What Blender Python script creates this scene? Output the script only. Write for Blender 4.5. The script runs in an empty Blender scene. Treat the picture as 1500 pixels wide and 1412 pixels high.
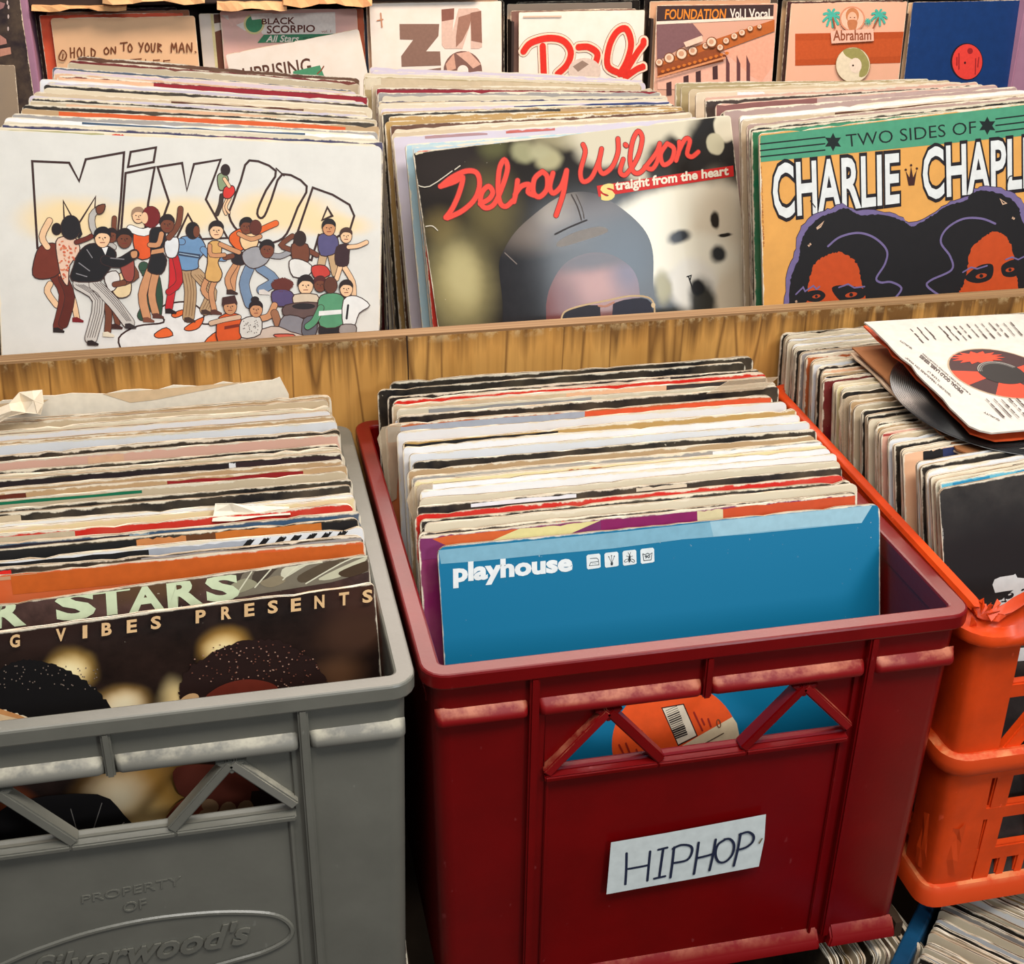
import bpy, bmesh, math, random
import numpy as np
from mathutils import Vector, Matrix, Euler
from mathutils.geometry import tessellate_polygon
random.seed(11)
SC = bpy.context.scene
COL = SC.collection

# ------------------------------------------------------------------ camera
F = 1960.0904646
CPOS = Vector((-.092005, -.64106994, .46100204))
CROT = Euler((math.radians(62.8777), math.radians(-.65968), math.radians(-12.32518)), 'XYZ')
cd = bpy.data.cameras.new('camera'); cam = bpy.data.objects.new('camera', cd); COL.objects.link(cam)
cd.sensor_fit = 'HORIZONTAL'; cd.sensor_width = 36; cd.lens = F/1500*36; cd.clip_start = .02; cd.clip_end = 50
cam.location = CPOS; cam.rotation_euler = CROT
SC.camera = cam
CM = CROT.to_matrix()

# ------------------------------------------------------------------ world, lights, exposure
def lin(c):
    r = []
    for x in c[:3]:
        x /= 255.
        r.append(x/12.92 if x <= .04045 else ((x+.055)/1.055)**2.4)
    return (*r, 1.)
w = bpy.data.worlds.new('world'); SC.world = w; w.use_nodes = True
w.node_tree.nodes['Background'].inputs[0].default_value = (.80, .86, 1, 1)
w.node_tree.nodes['Background'].inputs[1].default_value = .17
def area(name, loc, target, sx, sy, power, col):
    l = bpy.data.lights.new(name, 'AREA'); l.shape = 'RECTANGLE'; l.size = sx; l.size_y = sy; l.energy = power; l.color = col
    o = bpy.data.objects.new(name, l); COL.objects.link(o); o.location = loc
    o.rotation_euler = (Vector(target)-Vector(loc)).to_track_quat('-Z', 'Y').to_euler()
    return o
area('shop_window_light', (1.0, -1.78, .98), (.27, .56, .06), .36, .36, 11, (.86, .94, 1.0))
area('ceiling_light_front', (.35, -.62, 1.38), (.2, .3, 0), 1.7, .35, 25, (1., .97, .93))
area('ceiling_light_over_bench', (.1, .35, 1.8), (.1, .3, 0), 1.8, .4, 11, (1., .95, .88))
area('ceiling_light_back', (.5, 2.35, 1.42), (.15, .2, 0), 2.4, .6, 22, (1., .93, .86))
area('ceiling_light_over_rack', (.9, 1.75, 1.5), (.8, 2.65, -.1), 2.6, .4, 62, (1., .78, .62))
SC.view_settings.view_transform = 'Standard'; SC.view_settings.look = 'None'; SC.view_settings.gamma = 1
SC.view_settings.use_curve_mapping = False
SC.view_settings.exposure = .38

# ------------------------------------------------------------------ helpers
def ray(u, v): return CM @ Vector(((u-750)/F, -(v-706)/F, -1))
def onx(u, v, X): d = ray(u, v); return CPOS + d*((X-CPOS.x)/d.x)
def ony(u, v, Y): d = ray(u, v); return CPOS + d*((Y-CPOS.y)/d.y)
def onz(u, v, Z): d = ray(u, v); return CPOS + d*((Z-CPOS.z)/d.z)
def proj(p):
    q = CM.transposed() @ (Vector(p)-CPOS)
    return 750+F*q.x/-q.z, 706-F*q.y/-q.z
def lerp(a, b, t): return a+(b-a)*t

class NT:
    def __init__(s, name):
        s.m = bpy.data.materials.new(name); s.m.use_nodes = True; s.t = s.m.node_tree; s.b = s.t.nodes['Principled BSDF']
    def n(s, typ, **k):
        x = s.t.nodes.new(typ)
        for a, v in k.items():
            if a.startswith('i_'): x.inputs[int(a[2:])].default_value = v
            else: setattr(x, a, v)
        return x
    def l(s, a, b): s.t.links.new(a, b)
    def math(s, op, a, b=None, clamp=False):
        x = s.n('ShaderNodeMath', operation=op, use_clamp=clamp)
        for i, v in enumerate((a, b)):
            if v is None: continue
            if isinstance(v, (int, float)): x.inputs[i].default_value = v
            else: s.l(v, x.inputs[i])
        return x.outputs[0]
    def mix(s, f, a, b):
        x = s.n('ShaderNodeMix', data_type='RGBA')
        for i, v in ((0, f), (6, a), (7, b)):
            if isinstance(v, (int, float, tuple)): x.inputs[i].default_value = v
            else: s.l(v, x.inputs[i])
        return x.outputs[2]
    def noise(s, vec, scale, detail=3, rough=.5):
        x = s.n('ShaderNodeTexNoise'); x.inputs['Scale'].default_value = scale; x.inputs['Detail'].default_value = detail
        x.inputs['Roughness'].default_value = rough
        if vec is not None: s.l(vec, x.inputs['Vector'])
        return x.outputs[0]
    def rng(s, v, a, b, c=0., d=1., sm=False):
        x = s.n('ShaderNodeMapRange', interpolation_type='SMOOTHSTEP' if sm else 'LINEAR'); s.l(v, x.inputs[0])
        for i, q in enumerate((a, b, c, d)): x.inputs[i+1].default_value = q
        return x.outputs[0]
    def obj(s): return s.n('ShaderNodeTexCoord').outputs['Object']
    def sepx(s, v): x = s.n('ShaderNodeSeparateXYZ'); s.l(v, x.inputs[0]); return x.outputs
    def scalev(s, v, k):
        x = s.n('ShaderNodeVectorMath', operation='MULTIPLY'); s.l(v, x.inputs[0]); x.inputs[1].default_value = k; return x.outputs[0]
    def fin(s, col=None, rough=.6, spec=.3, coat=0., bump=None, bstr=.3, bdist=.001):
        if col is not None:
            if isinstance(col, tuple): s.b.inputs['Base Color'].default_value = col
            else: s.l(col, s.b.inputs['Base Color'])
        s.b.inputs['Roughness'].default_value = rough
        s.b.inputs['Specular IOR Level'].default_value = spec
        s.b.inputs['Coat Weight'].default_value = coat; s.b.inputs['Coat Roughness'].default_value = .1
        if bump is not None:
            x = s.n('ShaderNodeBump'); x.inputs['Strength'].default_value = bstr; x.inputs['Distance'].default_value = bdist
            s.l(bump, x.inputs['Height']); s.l(x.outputs[0], s.b.inputs['Normal'])
        return s.m
_mc = {}
def ink(c, rough=.55):
    """flat printed or painted colour with a slight paper mottling"""
    k = (tuple(c), rough)
    if k not in _mc:
        t = NT('ink_%d_%d_%d' % tuple(int(x) for x in c)); v = t.noise(t.obj(), 140, 2)
        a = lin(c); t.fin(t.mix(t.rng(v, .3, .7), tuple(x*.93 for x in a[:3])+(1,), tuple(min(1, x*1.05) for x in a[:3])+(1,)), rough, .3)
        _mc[k] = t.m
    return _mc[k]
def wear(t, col, amt=1., paper=(226, 213, 188)):
    """cream paper showing where the edges of a cardboard sleeve are rubbed through"""
    p = t.sepx(t.obj())
    d = t.math('MINIMUM', t.math('MINIMUM', p[0], t.math('SUBTRACT', .315, p[0])), t.math('MINIMUM', p[2], t.math('SUBTRACT', .315, p[2])))
    rnd = t.n('ShaderNodeObjectInfo').outputs['Random']
    vv = t.n('ShaderNodeCombineXYZ'); t.l(p[0], vv.inputs[0]); t.l(p[2], vv.inputs[2]); t.l(rnd, vv.inputs[1])
    sc = t.scalev(vv.outputs[0], (1, 9, 1))
    n1 = t.noise(sc, 75, 4, .65); n2 = t.noise(sc, 14, 2)
    thr = t.math('MULTIPLY', t.math('MULTIPLY', t.rng(n1, .38, .72), t.rng(n2, .25, .7, .3, 1.5)), .0021*amt)
    f = t.rng(t.math('SUBTRACT', thr, d), -.0006, .0004)
    sp = t.rng(t.noise(sc, 330, 2), .74, .78); f = t.math('MAXIMUM', f, t.math('MULTIPLY', sp, t.rng(d, .035, .0, 0, .55)))
    return t.mix(f, col, lin(paper))
# one sleeve cardboard for all the filed records: each record's colour is its own object colour
def make_card():
    t = NT('sleeve_cardboard'); oi = t.n('ShaderNodeObjectInfo')
    n = t.noise(t.obj(), 24, 4, .6)
    c = t.mix(t.rng(n, .35, .7), oi.outputs['Color'], t.mix(.16, oi.outputs['Color'], lin((190, 165, 125))))
    return t.fin(wear(t, c), .5, .3)
CARD = make_card()
def make_edge():
    t = NT('sleeve_paper_edge'); p = t.sepx(t.obj())
    rnd = t.n('ShaderNodeObjectInfo').outputs['Random']
    vv = t.n('ShaderNodeCombineXYZ'); t.l(t.math('ADD', p[0], t.math('MULTIPLY', rnd, 7.)), vv.inputs[0]); t.l(p[1], vv.inputs[1]); t.l(p[2], vv.inputs[2])
    n = t.noise(t.scalev(vv.outputs[0], (60, 700, 60)), 1, 4, .6); n2 = t.noise(vv.outputs[0], 40, 3)
    c = t.mix(t.rng(n, .3, .62), lin((168, 138, 98)), lin((236, 226, 205)))
    c = t.mix(t.rng(n2, .5, .75, 0, .5), c, lin((150, 112, 72)))
    c = t.mix(t.rng(t.math('FRACT', t.math('MULTIPLY', rnd, 17.3)), .45, 1., 0, .75), c, lin((150, 122, 92)))
    # the slot between the two boards where the disc sits
    mid = t.math('ABSOLUTE', t.math('SUBTRACT', p[1], .0011))
    slot = t.math('MULTIPLY', t.rng(mid, .00055, .00025), t.rng(t.noise(vv.outputs[0], 22, 2), .44, .5))
    return t.fin(t.mix(slot, c, lin((18, 14, 12))), .8, .1)
EDGE = make_edge()
def cover_mat(name, base, blobs=(), rough=.5, coat=0., cover=None, T=None, grain=0., wr=1., dist=.006):
    """printed cover: soft-edged patches of ink, given at pixels (T), on a base colour"""
    t = NT(name); o = t.obj()
    nv = t.n('ShaderNodeTexNoise'); nv.inputs['Scale'].default_value = 55; t.l(o, nv.inputs['Vector'])
    dv = t.n('ShaderNodeVectorMath', operation='SUBTRACT'); t.l(nv.outputs['Color'], dv.inputs[0]); dv.inputs[1].default_value = (.5, .5, .5)
    ad = t.n('ShaderNodeVectorMath', operation='ADD'); t.l(o, ad.inputs[0]); t.l(t.scalev(dv.outputs[0], (dist, 0, dist)), ad.inputs[1])
    c = lin(base)
    if grain:
        n = t.noise(o, 38, 5, .65); c = t.mix(t.rng(n, .32, .7), lin([x*(1-grain) for x in base]), lin([min(255, x*(1+grain)+12*grain) for x in base]))
    for (x, y, rx, ry, bc, soft) in blobs:
        p0 = cover.loc(*T((x, y))); p1 = cover.loc(*T((x+rx, y))); p2 = cover.loc(*T((x, y+ry)))
        ax = max(.001, abs(p1[0]-p0[0])); az = max(.001, abs(p2[1]-p0[1]))
        s = t.n('ShaderNodeVectorMath', operation='SUBTRACT'); t.l(ad.outputs[0], s.inputs[0]); s.inputs[1].default_value = (p0[0], 0, p0[1])
        k = t.scalev(s.outputs[0], (1/ax, 0, 1/az))
        ln = t.n('ShaderNodeVectorMath', operation='LENGTH'); t.l(k, ln.inputs[0])
        c = t.mix(t.rng(ln.outputs['Value'], 1+soft, max(0., 1-soft), sm=True), c, lin(bc))
    t.fin(wear(t, c, wr), rough, .12 if coat > .2 else .35, coat)
    return t.m
def plastic(name, col, rough=.38, mott=.12, spec=.4):
    t = NT(name); o = t.obj(); a = lin(col)
    n = t.noise(o, 18, 5, .6); n2 = t.noise(o, 260, 2)
    c = t.mix(t.rng(n, .35, .7), tuple(x*(1-mott) for x in a[:3])+(1,), tuple(min(1, x*(1+mott)) for x in a[:3])+(1,))
    sc = t.rng(t.noise(t.scalev(o, (1, 1, .6)), 130, 3), .72, .76, 0, .35)
    c = t.mix(sc, c, tuple(min(1, x*1.6+.05) for x in a[:3])+(1,))
    return t.fin(c, rough, spec, bump=n2, bstr=.12, bdist=.0006)
def scuffed(name, col, pale):
    """plastic ridge whose top has been rubbed pale"""
    t = NT(name); o = t.obj(); g = t.n('ShaderNodeNewGeometry'); nz = t.sepx(g.outputs['Normal'])[2]
    n = t.noise(o, 48, 4, .65)
    f = t.math('MULTIPLY', t.rng(nz, .35, .8), t.rng(n, .42, .62, 0, .85))
    return t.fin(t.mix(f, lin(col), lin(pale)), .5, .35)
def wood_mat():
    t = NT('plywood'); o = t.obj(); p = t.sepx(o)
    g = t.noise(t.scalev(o, (26, 26, 1.6)), 1, 4, .5); g2 = t.noise(t.scalev(o, (160, 160, 6)), 1, 3)
    c = t.mix(t.rng(g, .25, .75), lin((184, 128, 58)), lin((214, 160, 86)))
    c = t.mix(t.rng(g2, .5, .75, 0, .35), c, lin((120, 74, 30)))
    st = t.noise(t.scalev(o, (15, 15, .8)), 1, 2, .5)
    line = t.rng(t.math('ABSOLUTE', t.math('SUBTRACT', st, .5)), .010, .0)
    c = t.mix(t.math('MULTIPLY', line, .75), c, lin((96, 58, 24)))
    # damp stains that run down from the top edge
    run = t.noise(t.scalev(o, (38, 38, 1.5)), 1, 4, .7); side = t.noise(t.scalev(o, (3.2, 3, 3)), 1, 1)
    dep = t.math('MULTIPLY', t.rng(run, .35, .72), t.rng(side, .35, .68, .018, .09))
    f = t.rng(t.math('SUBTRACT', t.math('ADD', p[2], dep), 0.), -.004, .022, 0, .85)
    c = t.mix(f, c, lin((92, 60, 28)))
    pale = t.math('MULTIPLY', t.rng(p[2], -.009, -.001), t.rng(t.noise(o, 70, 4, .7), .5, .6)); c = t.mix(t.math('MULTIPLY', pale, .7), c, lin((205, 178, 130)))
    return t.fin(c, .55, .3, bump=g2, bstr=.2, bdist=.001)
def ply_edge():
    t = NT('plywood_edge'); o = t.obj()
    c = t.mix(t.rng(t.noise(t.scalev(o, (3, 380, 30)), 1, 3), .35, .65), lin((122, 88, 56)), lin((172, 136, 96)))
    return t.fin(c, .7, .2)

def link(o, parent=None, mw=None):
    COL.objects.link(o)
    if parent is not None: o.parent = parent
    if mw is not None: o.matrix_world = mw
    return o
def tag(o, label=None, cat=None, group=None, kind=None):
    if label: o['label'] = label
    if cat: o['category'] = cat
    if group: o['group'] = group
    if kind: o['kind'] = kind
    return o
def empty(name, loc, rz=0., mw=None):
    o = bpy.data.objects.new(name, None); o.empty_display_size = .05; COL.objects.link(o)
    if mw is not None: o.matrix_world = mw
    else: o.location = loc; o.rotation_euler = (0, 0, rz)
    return o
class MB:
    def __init__(s): s.v = []; s.f = []; s.mi = []; s.mats = []
    def mat(s, m):
        if m not in s.mats: s.mats.append(m)
        return s.mats.index(m)
    def add(s, vs, fs, m):
        b = len(s.v); i = s.mat(m); s.v += [tuple(x) for x in vs]
        for f in fs: s.f.append([b+k for k in f]); s.mi.append(i)
    def box(s, x0, x1, y0, y1, z0, z1, m):
        s.hexa([(x0, y0, z0), (x1, y0, z0), (x1, y1, z0), (x0, y1, z0), (x0, y0, z1), (x1, y0, z1), (x1, y1, z1), (x0, y1, z1)], m)
    def hexa(s, p, m): s.add(p, [(0, 3, 2, 1), (4, 5, 6, 7), (0, 1, 5, 4), (1, 2, 6, 5), (2, 3, 7, 6), (3, 0, 4, 7)], m)
    def prism(s, pts, y0, y1, m):
        """outline in x,z extruded along y"""
        n = len(pts); tr = tessellate_polygon([[Vector((p[0], p[1], 0)) for p in pts]])
        vs = [(p[0], y0, p[1]) for p in pts]+[(p[0], y1, p[1]) for p in pts]
        fs = [tuple(t) for t in tr]+[tuple(n+k for k in reversed(t)) for t in tr]
        fs += [(i, (i+1) % n, n+(i+1) % n, n+i) for i in range(n)]
        s.add(vs, fs, m)
    def loops(s, L, m, skip=None, cap0=False, cap1=False):
        n = len(L[0]); vs = [p for l in L for p in l]; fs = []
        for i in range(len(L)-1):
            for k in range(n):
                if skip and skip(i, k): continue
                fs.append((i*n+k, i*n+(k+1) % n, (i+1)*n+(k+1) % n, (i+1)*n+k))
        if cap0: fs.append(tuple(range(n-1, -1, -1)))
        if cap1: fs.append(tuple((len(L)-1)*n+k for k in range(n)))
        s.add(vs, fs, m)
    def build(s, name, parent=None, bevel=0., smooth=False, mw=None, seg=2, ang=.7):
        me = bpy.data.meshes.new(name); me.from_pydata(s.v, [], s.f)
        for m in s.mats: me.materials.append(m)
        me.polygons.foreach_set('material_index', s.mi)
        if smooth: me.polygons.foreach_set('use_smooth', [True]*len(me.polygons))
        bm = bmesh.new(); bm.from_mesh(me); bmesh.ops.recalc_face_normals(bm, faces=bm.faces)
        if bevel:
            bmesh.ops.bevel(bm, geom=[e for e in bm.edges if len(e.link_faces) == 2 and e.calc_face_angle(0) > .5], offset=bevel, segments=seg, affect='EDGES', clamp_overlap=True)
        bm.to_mesh(me); bm.free(); me.update()
        if smooth:
            try: me.set_sharp_from_angle(angle=ang)
            except Exception: pass
        o = bpy.data.objects.new(name, me); link(o, parent)
        if mw is not None: o.matrix_world = mw
        return o

_tc = {}
def text_mesh(s, bold=0., shear=0., box=None):
    k = (s, bold, shear)
    if k not in _tc:
        cu = bpy.data.curves.new('lettering', 'FONT'); cu.body = s; cu.offset = bold; cu.shear = shear; cu.resolution_u = 3
        o = bpy.data.objects.new('lettering', cu); COL.objects.link(o)
        dg = bpy.context.evaluated_depsgraph_get(); me = bpy.data.meshes.new_from_object(o.evaluated_get(dg))
        vs = [(v.co.x, v.co.y) for v in me.vertices]; fs = [tuple(p.vertices) for p in me.polygons]
        bpy.data.objects.remove(o); bpy.data.meshes.remove(me); bpy.data.curves.remove(cu)
        x0 = min(p[0] for p in vs); x1 = max(p[0] for p in vs); y0 = min(p[1] for p in vs); y1 = max(p[1] for p in vs)
        _tc[k] = (vs, fs, (x0, x1, y0, y1))
    vs, fs, bb = _tc[k]; x0, x1, y0, y1 = box or bb
    return [((p[0]-x0)/max(1e-6, x1-x0), (y1-p[1])/max(1e-6, y1-y0)) for p in vs], fs
def smooth_pts(pts, n=6, closed=False):
    if len(pts) < 3: return pts
    P = [np.array(p, float) for p in pts]; out = []
    m = len(P); segs = m if closed else m-1
    for i in range(segs):
        if closed: a, b, c, d = P[i-1], P[i], P[(i+1) % m], P[(i+2) % m]
        else: a, b, c, d = P[max(0, i-1)], P[i], P[i+1], P[min(m-1, i+2)]
        for k in range(n):
            t = k/n
            out.append(tuple(.5*((2*b)+(-a+c)*t+(2*a-5*b+4*c-d)*t*t+(-a+3*b-3*c+d)*t**3)))
    if not closed: out.append(tuple(P[-1]))
    return out
def zoomT(x0, y0, s): return lambda p: (x0+p[0]/s, y0+p[1]/s)
def ell(x, y, rx, ry, n=20, rot=0.):
    c, s = math.cos(rot), math.sin(rot)
    return [(x+rx*math.cos(a)*c-ry*math.sin(a)*s, y+rx*math.cos(a)*s+ry*math.sin(a)*c) for a in (2*math.pi*i/n for i in range(n))]

class Cover:
    """plane of a sleeve's front: local x to the right, z up, origin at its lower left corner"""
    def __init__(s, tl, lean, roll=0., yaw=0., S=.315):
        ex = Vector((math.cos(yaw), math.sin(yaw), 0)); n0 = Vector((-math.sin(yaw), math.cos(yaw), 0))
        dn = Vector((0, 0, -1))*math.cos(lean)-n0*math.sin(lean)
        a = ex*math.cos(roll)+dn*math.sin(roll); b = -ex*math.sin(roll)+dn*math.cos(roll)
        up = -b; into = up.cross(a); o = Vector(tl)+b*S
        s.S = S; s.m = Matrix(((a.x, into.x, up.x, o.x), (a.y, into.y, up.y, o.y), (a.z, into.z, up.z, o.z), (0, 0, 0, 1)))
        s.inv = s.m.inverted()
    def loc(s, u, v):
        d = s.inv.to_3x3() @ ray(u, v); c = s.inv @ CPOS
        p = c+d*(-c.y/d.y); return (p.x, p.z)
class Art:
    """printed shapes given at pixels of the photograph, laid on a cover as one thin print"""
    def __init__(s, cover, T=lambda p: p, step=.000012, base=.00015, clip=None):
        s.c = cover; s.T = T; s.mb = MB(); s.step = step; s.k = 0; s.base = base; s.clip = clip
        s.lt = MB(); s.W = None
    def y(s): s.k += 1; return -(s.base+s.step*s.k)
    def L(s, p): return s.c.loc(*s.T(p))
    def _c(s, p):
        e = .0009
        return (min(max(p[0], e), s.c.S-e), min(max(p[1], e), s.c.S-e))
    def poly(s, pts, col, smooth=0, mb=None, rough=.55):
        if smooth: pts = smooth_pts(pts, smooth, True)
        q = [s._c(s.L(p)) for p in pts]; y = s.y()
        tr = tessellate_polygon([[Vector((p[0], p[1], 0)) for p in q]])
        (mb or s.mb).add([(p[0], y, p[1]) for p in q], [tuple(t) for t in tr], ink(col, rough) if not hasattr(col, 'node_tree') else col)
    def stroke(s, pts, w, col, smooth=0, closed=False, mb=None, taper=None):
        if smooth: pts = smooth_pts(pts, smooth, closed)
        if closed: pts = list(pts)+[pts[0]]
        y = s.y(); q = [s._c(s.L(p)) for p in pts]; q = [p for i, p in enumerate(q) if i == 0 or math.hypot(p[0]-q[i-1][0], p[1]-q[i-1][1]) > 1e-6]
        a = s.L((0, 0)); b = s.L((w, 0)); c = s.L((0, w)); h = .25*(math.hypot(b[0]-a[0], b[1]-a[1])+math.hypot(c[0]-a[0], c[1]-a[1]))
        vs = []; fs = []; n = len(q)
        if n < 2:
            vs = [(q[0][0]+h*math.cos(t), y, q[0][1]+h*math.sin(t)) for t in (2*math.pi*j/10 for j in range(10))]
            return (mb or s.mb).add(vs, [tuple(range(10))], ink(col))
        D = []
        for i in range(n-1): dx, dz = q[i+1][0]-q[i][0], q[i+1][1]-q[i][1]; l = math.hypot(dx, dz); D.append((dx/l, dz/l))
        if closed and n > 2: D.append(D[0]); first = D[-2]
        else: D.append(D[-1]); first = D[0]
        for i in range(n):
            d0 = D[i-1] if i else first; d1 = D[i] if i < n-1 else (D[i] if closed else d0); nx, nz = -(d0[1]+d1[1]), d0[0]+d1[0]; l = math.hypot(nx, nz)
            if l < .3: nx, nz, l = -d1[1], d1[0], 1.
            k = h*min(1.7, 2/l)/l*1.; yy = y-s.step*.9*i/n
            vs += [(q[i][0]+nx*k, yy, q[i][1]+nz*k), (q[i][0]-nx*k, yy, q[i][1]-nz*k)]
            if i: fs.append((2*i-2, 2*i-1, 2*i+1, 2*i))
        if not closed:
            for e, sg in ((0, -1), (n-1, 1)):
                d = D[0] if e == 0 else D[-2] if n > 1 else D[0]; a0 = math.atan2(d[1]*sg, d[0]*sg); b0 = len(vs); yy = y-s.step*.9*e/n
                vs += [(q[e][0]+h*math.cos(a0+t), yy, q[e][1]+h*math.sin(a0+t)) for t in (math.pi/2*(1-j/3.) for j in range(1, 6))]
                fs.append((2*e, *range(b0, b0+5), 2*e+1) if sg == 1 else (2*e+1, *range(b0, b0+5), 2*e))
        (mb or s.mb).add(vs, fs, ink(col))
    def text(s, st, quad, col, bold=0., shear=0., outline=None):
        """quad: TL, TR, BR, BL"""
        text_mesh(st, bold, shear); bx = _tc[(st, bold, shear)][2]
        for (c, bd) in (([(outline[0], bold+outline[1])] if outline else [])+[(col, bold)]):
            vs, fs = text_mesh(st, bd, shear, bx); y = s.y(); tl, tr, br, bl = quad; out = []
            for (a, b) in vs:
                a2, b2 = a, b
                x = (tl[0]*(1-a2)+tr[0]*a2)*(1-b2)+(bl[0]*(1-a2)+br[0]*a2)*b2; yy = (tl[1]*(1-a2)+tr[1]*a2)*(1-b2)+(bl[1]*(1-a2)+br[1]*a2)*b2
                q = s._c(s.L((x, yy))); out.append((q[0], y, q[1]))
            s.lt.add(out, fs, ink(c))
    def done(s, parent, name='cover_print', lname='lettering'):
        a = b = None
        if s.mb.v: a = s.mb.build(name, parent)
        if s.lt.v: b = s.lt.build(lname, parent)
        return a, b

# ------------------------------------------------------------------ sleeves
SS = .315
def sleeve_mesh(seed, thick, mats, rc=.004):
    r = random.Random(seed); pts = [(0, .0008), (.0008, 0), (SS-.0008, 0), (SS, .0008)]
    for i in range(1, 6): pts.append((SS+r.uniform(-.0003, .0003), SS*i/6))
    rc = rc*r.uniform(.6, 1.6)
    for i in range(5): a = math.pi/2*i/4; pts.append((SS-rc+rc*math.cos(a), SS-rc+rc*math.sin(a)))
    ph = r.uniform(0, 6); am = r.uniform(.0002, .0009)
    for i in range(1, 34):
        x = SS-rc-(SS-2*rc)*i/34; pts.append((x, SS+am*math.sin(ph+x*22)+r.uniform(-.0004, .0003)-(r.random() < .06)*r.uniform(.0005, .0014)))
    for i in range(5): a = math.pi/2+math.pi/2*i/4; pts.append((rc+rc*math.cos(a), SS-rc+rc*math.sin(a)))
    for i in range(5, 0, -1): pts.append((r.uniform(-.0003, .0003), SS*i/6))
    n = len(pts); me = bpy.data.meshes.new('record_sleeve')
    bl = .0003
    vs = [(p[0], 0, p[1]) for p in pts]+[(p[0], thick, p[1]) for p in pts]
    tr = tessellate_polygon([[Vector((p[0], p[1], 0)) for p in pts]])
    fs = [tuple(range(n))]+[tuple(range(2*n-1, n-1, -1))]+[(i, n+i, n+(i+1) % n, (i+1) % n) for i in range(n)]
    me.from_pydata(vs, [], fs); me.materials.append(mats[0]); me.materials.append(mats[1])
    me.polygons.foreach_set('material_index', [0, 0]+[1]*n)
    bm = bmesh.new(); bm.from_mesh(me); bmesh.ops.triangulate(bm, faces=[f for f in bm.faces if len(f.verts) > 4]); bmesh.ops.recalc_face_normals(bm, faces=bm.faces); bm.to_mesh(me); bm.free()
    me.update(); return me
VAR = [sleeve_mesh(i, (.0021, .0028, .0018, .0033)[i % 4], (CARD, EDGE)) for i in range(12)]
def put_sleeve(cv, col, label, group, var=None, mat=None, thick=.0026, seed=0, name='record_sleeve', mesh=None, rc=.004):
    me = mesh or (sleeve_mesh(seed, thick, (mat, EDGE), rc) if mat else VAR[random.randrange(12) if var is None else var])
    o = bpy.data.objects.new(name, me); COL.objects.link(o); o.matrix_world = cv.m; o.color = lin(col)
    tag(o, label, 'record', group)
    return o
ORD = 'zeroth first second third fourth fifth sixth seventh eighth ninth tenth eleventh twelfth thirteenth fourteenth fifteenth sixteenth seventeenth eighteenth nineteenth twentieth'.split()
def ordinal(i):
    if i <= 20: return ORD[i]
    tens = {2: 'twenty', 3: 'thirty', 4: 'forty', 5: 'fifty'}; t, r = divmod(i, 10)
    return (tens[t]+'-'+ORD[r]) if r else {3: 'thirtieth', 4: 'fortieth', 5: 'fiftieth'}[t]
PAL = dict(black=(26, 23, 23), white=(226, 226, 226), cream=(214, 200, 172), tan=(182, 150, 110), beige=(200, 180, 148), red=(206, 28, 18), orange=(214, 92, 40), peach=(226, 178, 140),
           pink=(222, 172, 150), slate=(64, 84, 106), yellow=(222, 208, 158), maroon=(106, 22, 28), grey=(150, 146, 142), lilac=(206, 194, 204), blue=(38, 56, 104), navy=(44, 46, 86),
           green=(24, 112, 76), brown=(92, 54, 36), magenta=(126, 28, 84), paleblue=(166, 196, 206), ochre=(184, 146, 84), khaki=(172, 154, 112), mauve=(168, 142, 134), dark=(48, 36, 34), rust=(182, 92, 46), teal=(96, 176, 196))
CN = dict(dark='dark brown', paleblue='pale blue', rust='rusty orange', slate='slate blue', ochre='ochre', navy='navy blue', teal='light blue', white='white', peach='peach')
def strip(o, cv, segs, depth=.014, name='cover_print'):
    """printed bands along the top of a filed sleeve: (x0, x1, colour) as fractions of its width"""
    mb = MB(); k = 0
    for s in segs:
        x0, x1, c = s[:3]; d = s[3] if len(s) > 3 else depth; k += 1
        x0 = max(.0015, x0*SS); x1 = min(SS-.0015, x1*SS); y = -.00012-.00002*k; r = random.Random(k*7+int(x0*999)); n = 12
        top = [(lerp(x0, x1, i/n), SS-.0010-abs(r.gauss(0, .0006))) for i in range(n+1)]
        sk = s[4] if len(s) > 4 else 0.
        pts = top+[(x1+sk, SS-d), (x0+sk, SS-d)]
        tr = tessellate_polygon([[Vector((p[0], p[1], 0)) for p in pts]])
        mb.add([(p[0], y, p[1]) for p in pts], [tuple(t) for t in tr], ink(PAL.get(c, c) if isinstance(c, str) else c))
    return mb.build(name, o)
def run_stack(entries, posefn, ctx, group, fills=.5, fillcols=('cream', 'white', 'tan', 'beige', 'black')):
    """entries from the front one to the back one: (pixel row, colour, options); slim ones fill the gaps"""
    rows = []
    for i, e in enumerate(entries):
        rows.append((e[0], e[1], e[2] if len(e) > 2 else {}))
        if i+1 < len(entries):
            g = e[0]-entries[i+1][0]
            if g > 8.5 and random.random() < fills: rows.append((e[0]-g*.62, random.choice(fillcols), dict(drop=random.uniform(.004, .007))))
    out = []
    for i, (v, c, op) in enumerate(rows):
        cv = posefn(v, op)
        cname = op.get('cn') or CN.get(c, c)
        lab = '%s record sleeve, %s behind %s' % (cname, ordinal(i+1), ctx)
        o = put_sleeve(cv, PAL[c], lab, group, op.get('var'))
        if 'seg' in op: strip(o, cv, op['seg'], op.get('depth', .014))
        out.append((o, cv))
        if op.get('bag'):
            m = MB(); b = op['bag']; y0, y1 = -.0012, .006
            L = []
            for (dx, dz) in ((-.003*b, .003), (-.0075*b, -.006), (-.0045*b, -.02), (-.001, -.06)): L.append((dx, SS+dz-.004))
            q = L+[(.006, SS-.06), (.012, SS+.0012)]
            m.prism(q, y0, y0+.0004, BAG)
            m.build('plastic_cover', o)['label'] = 'cloudy plastic outer sleeve'
    return out
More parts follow.
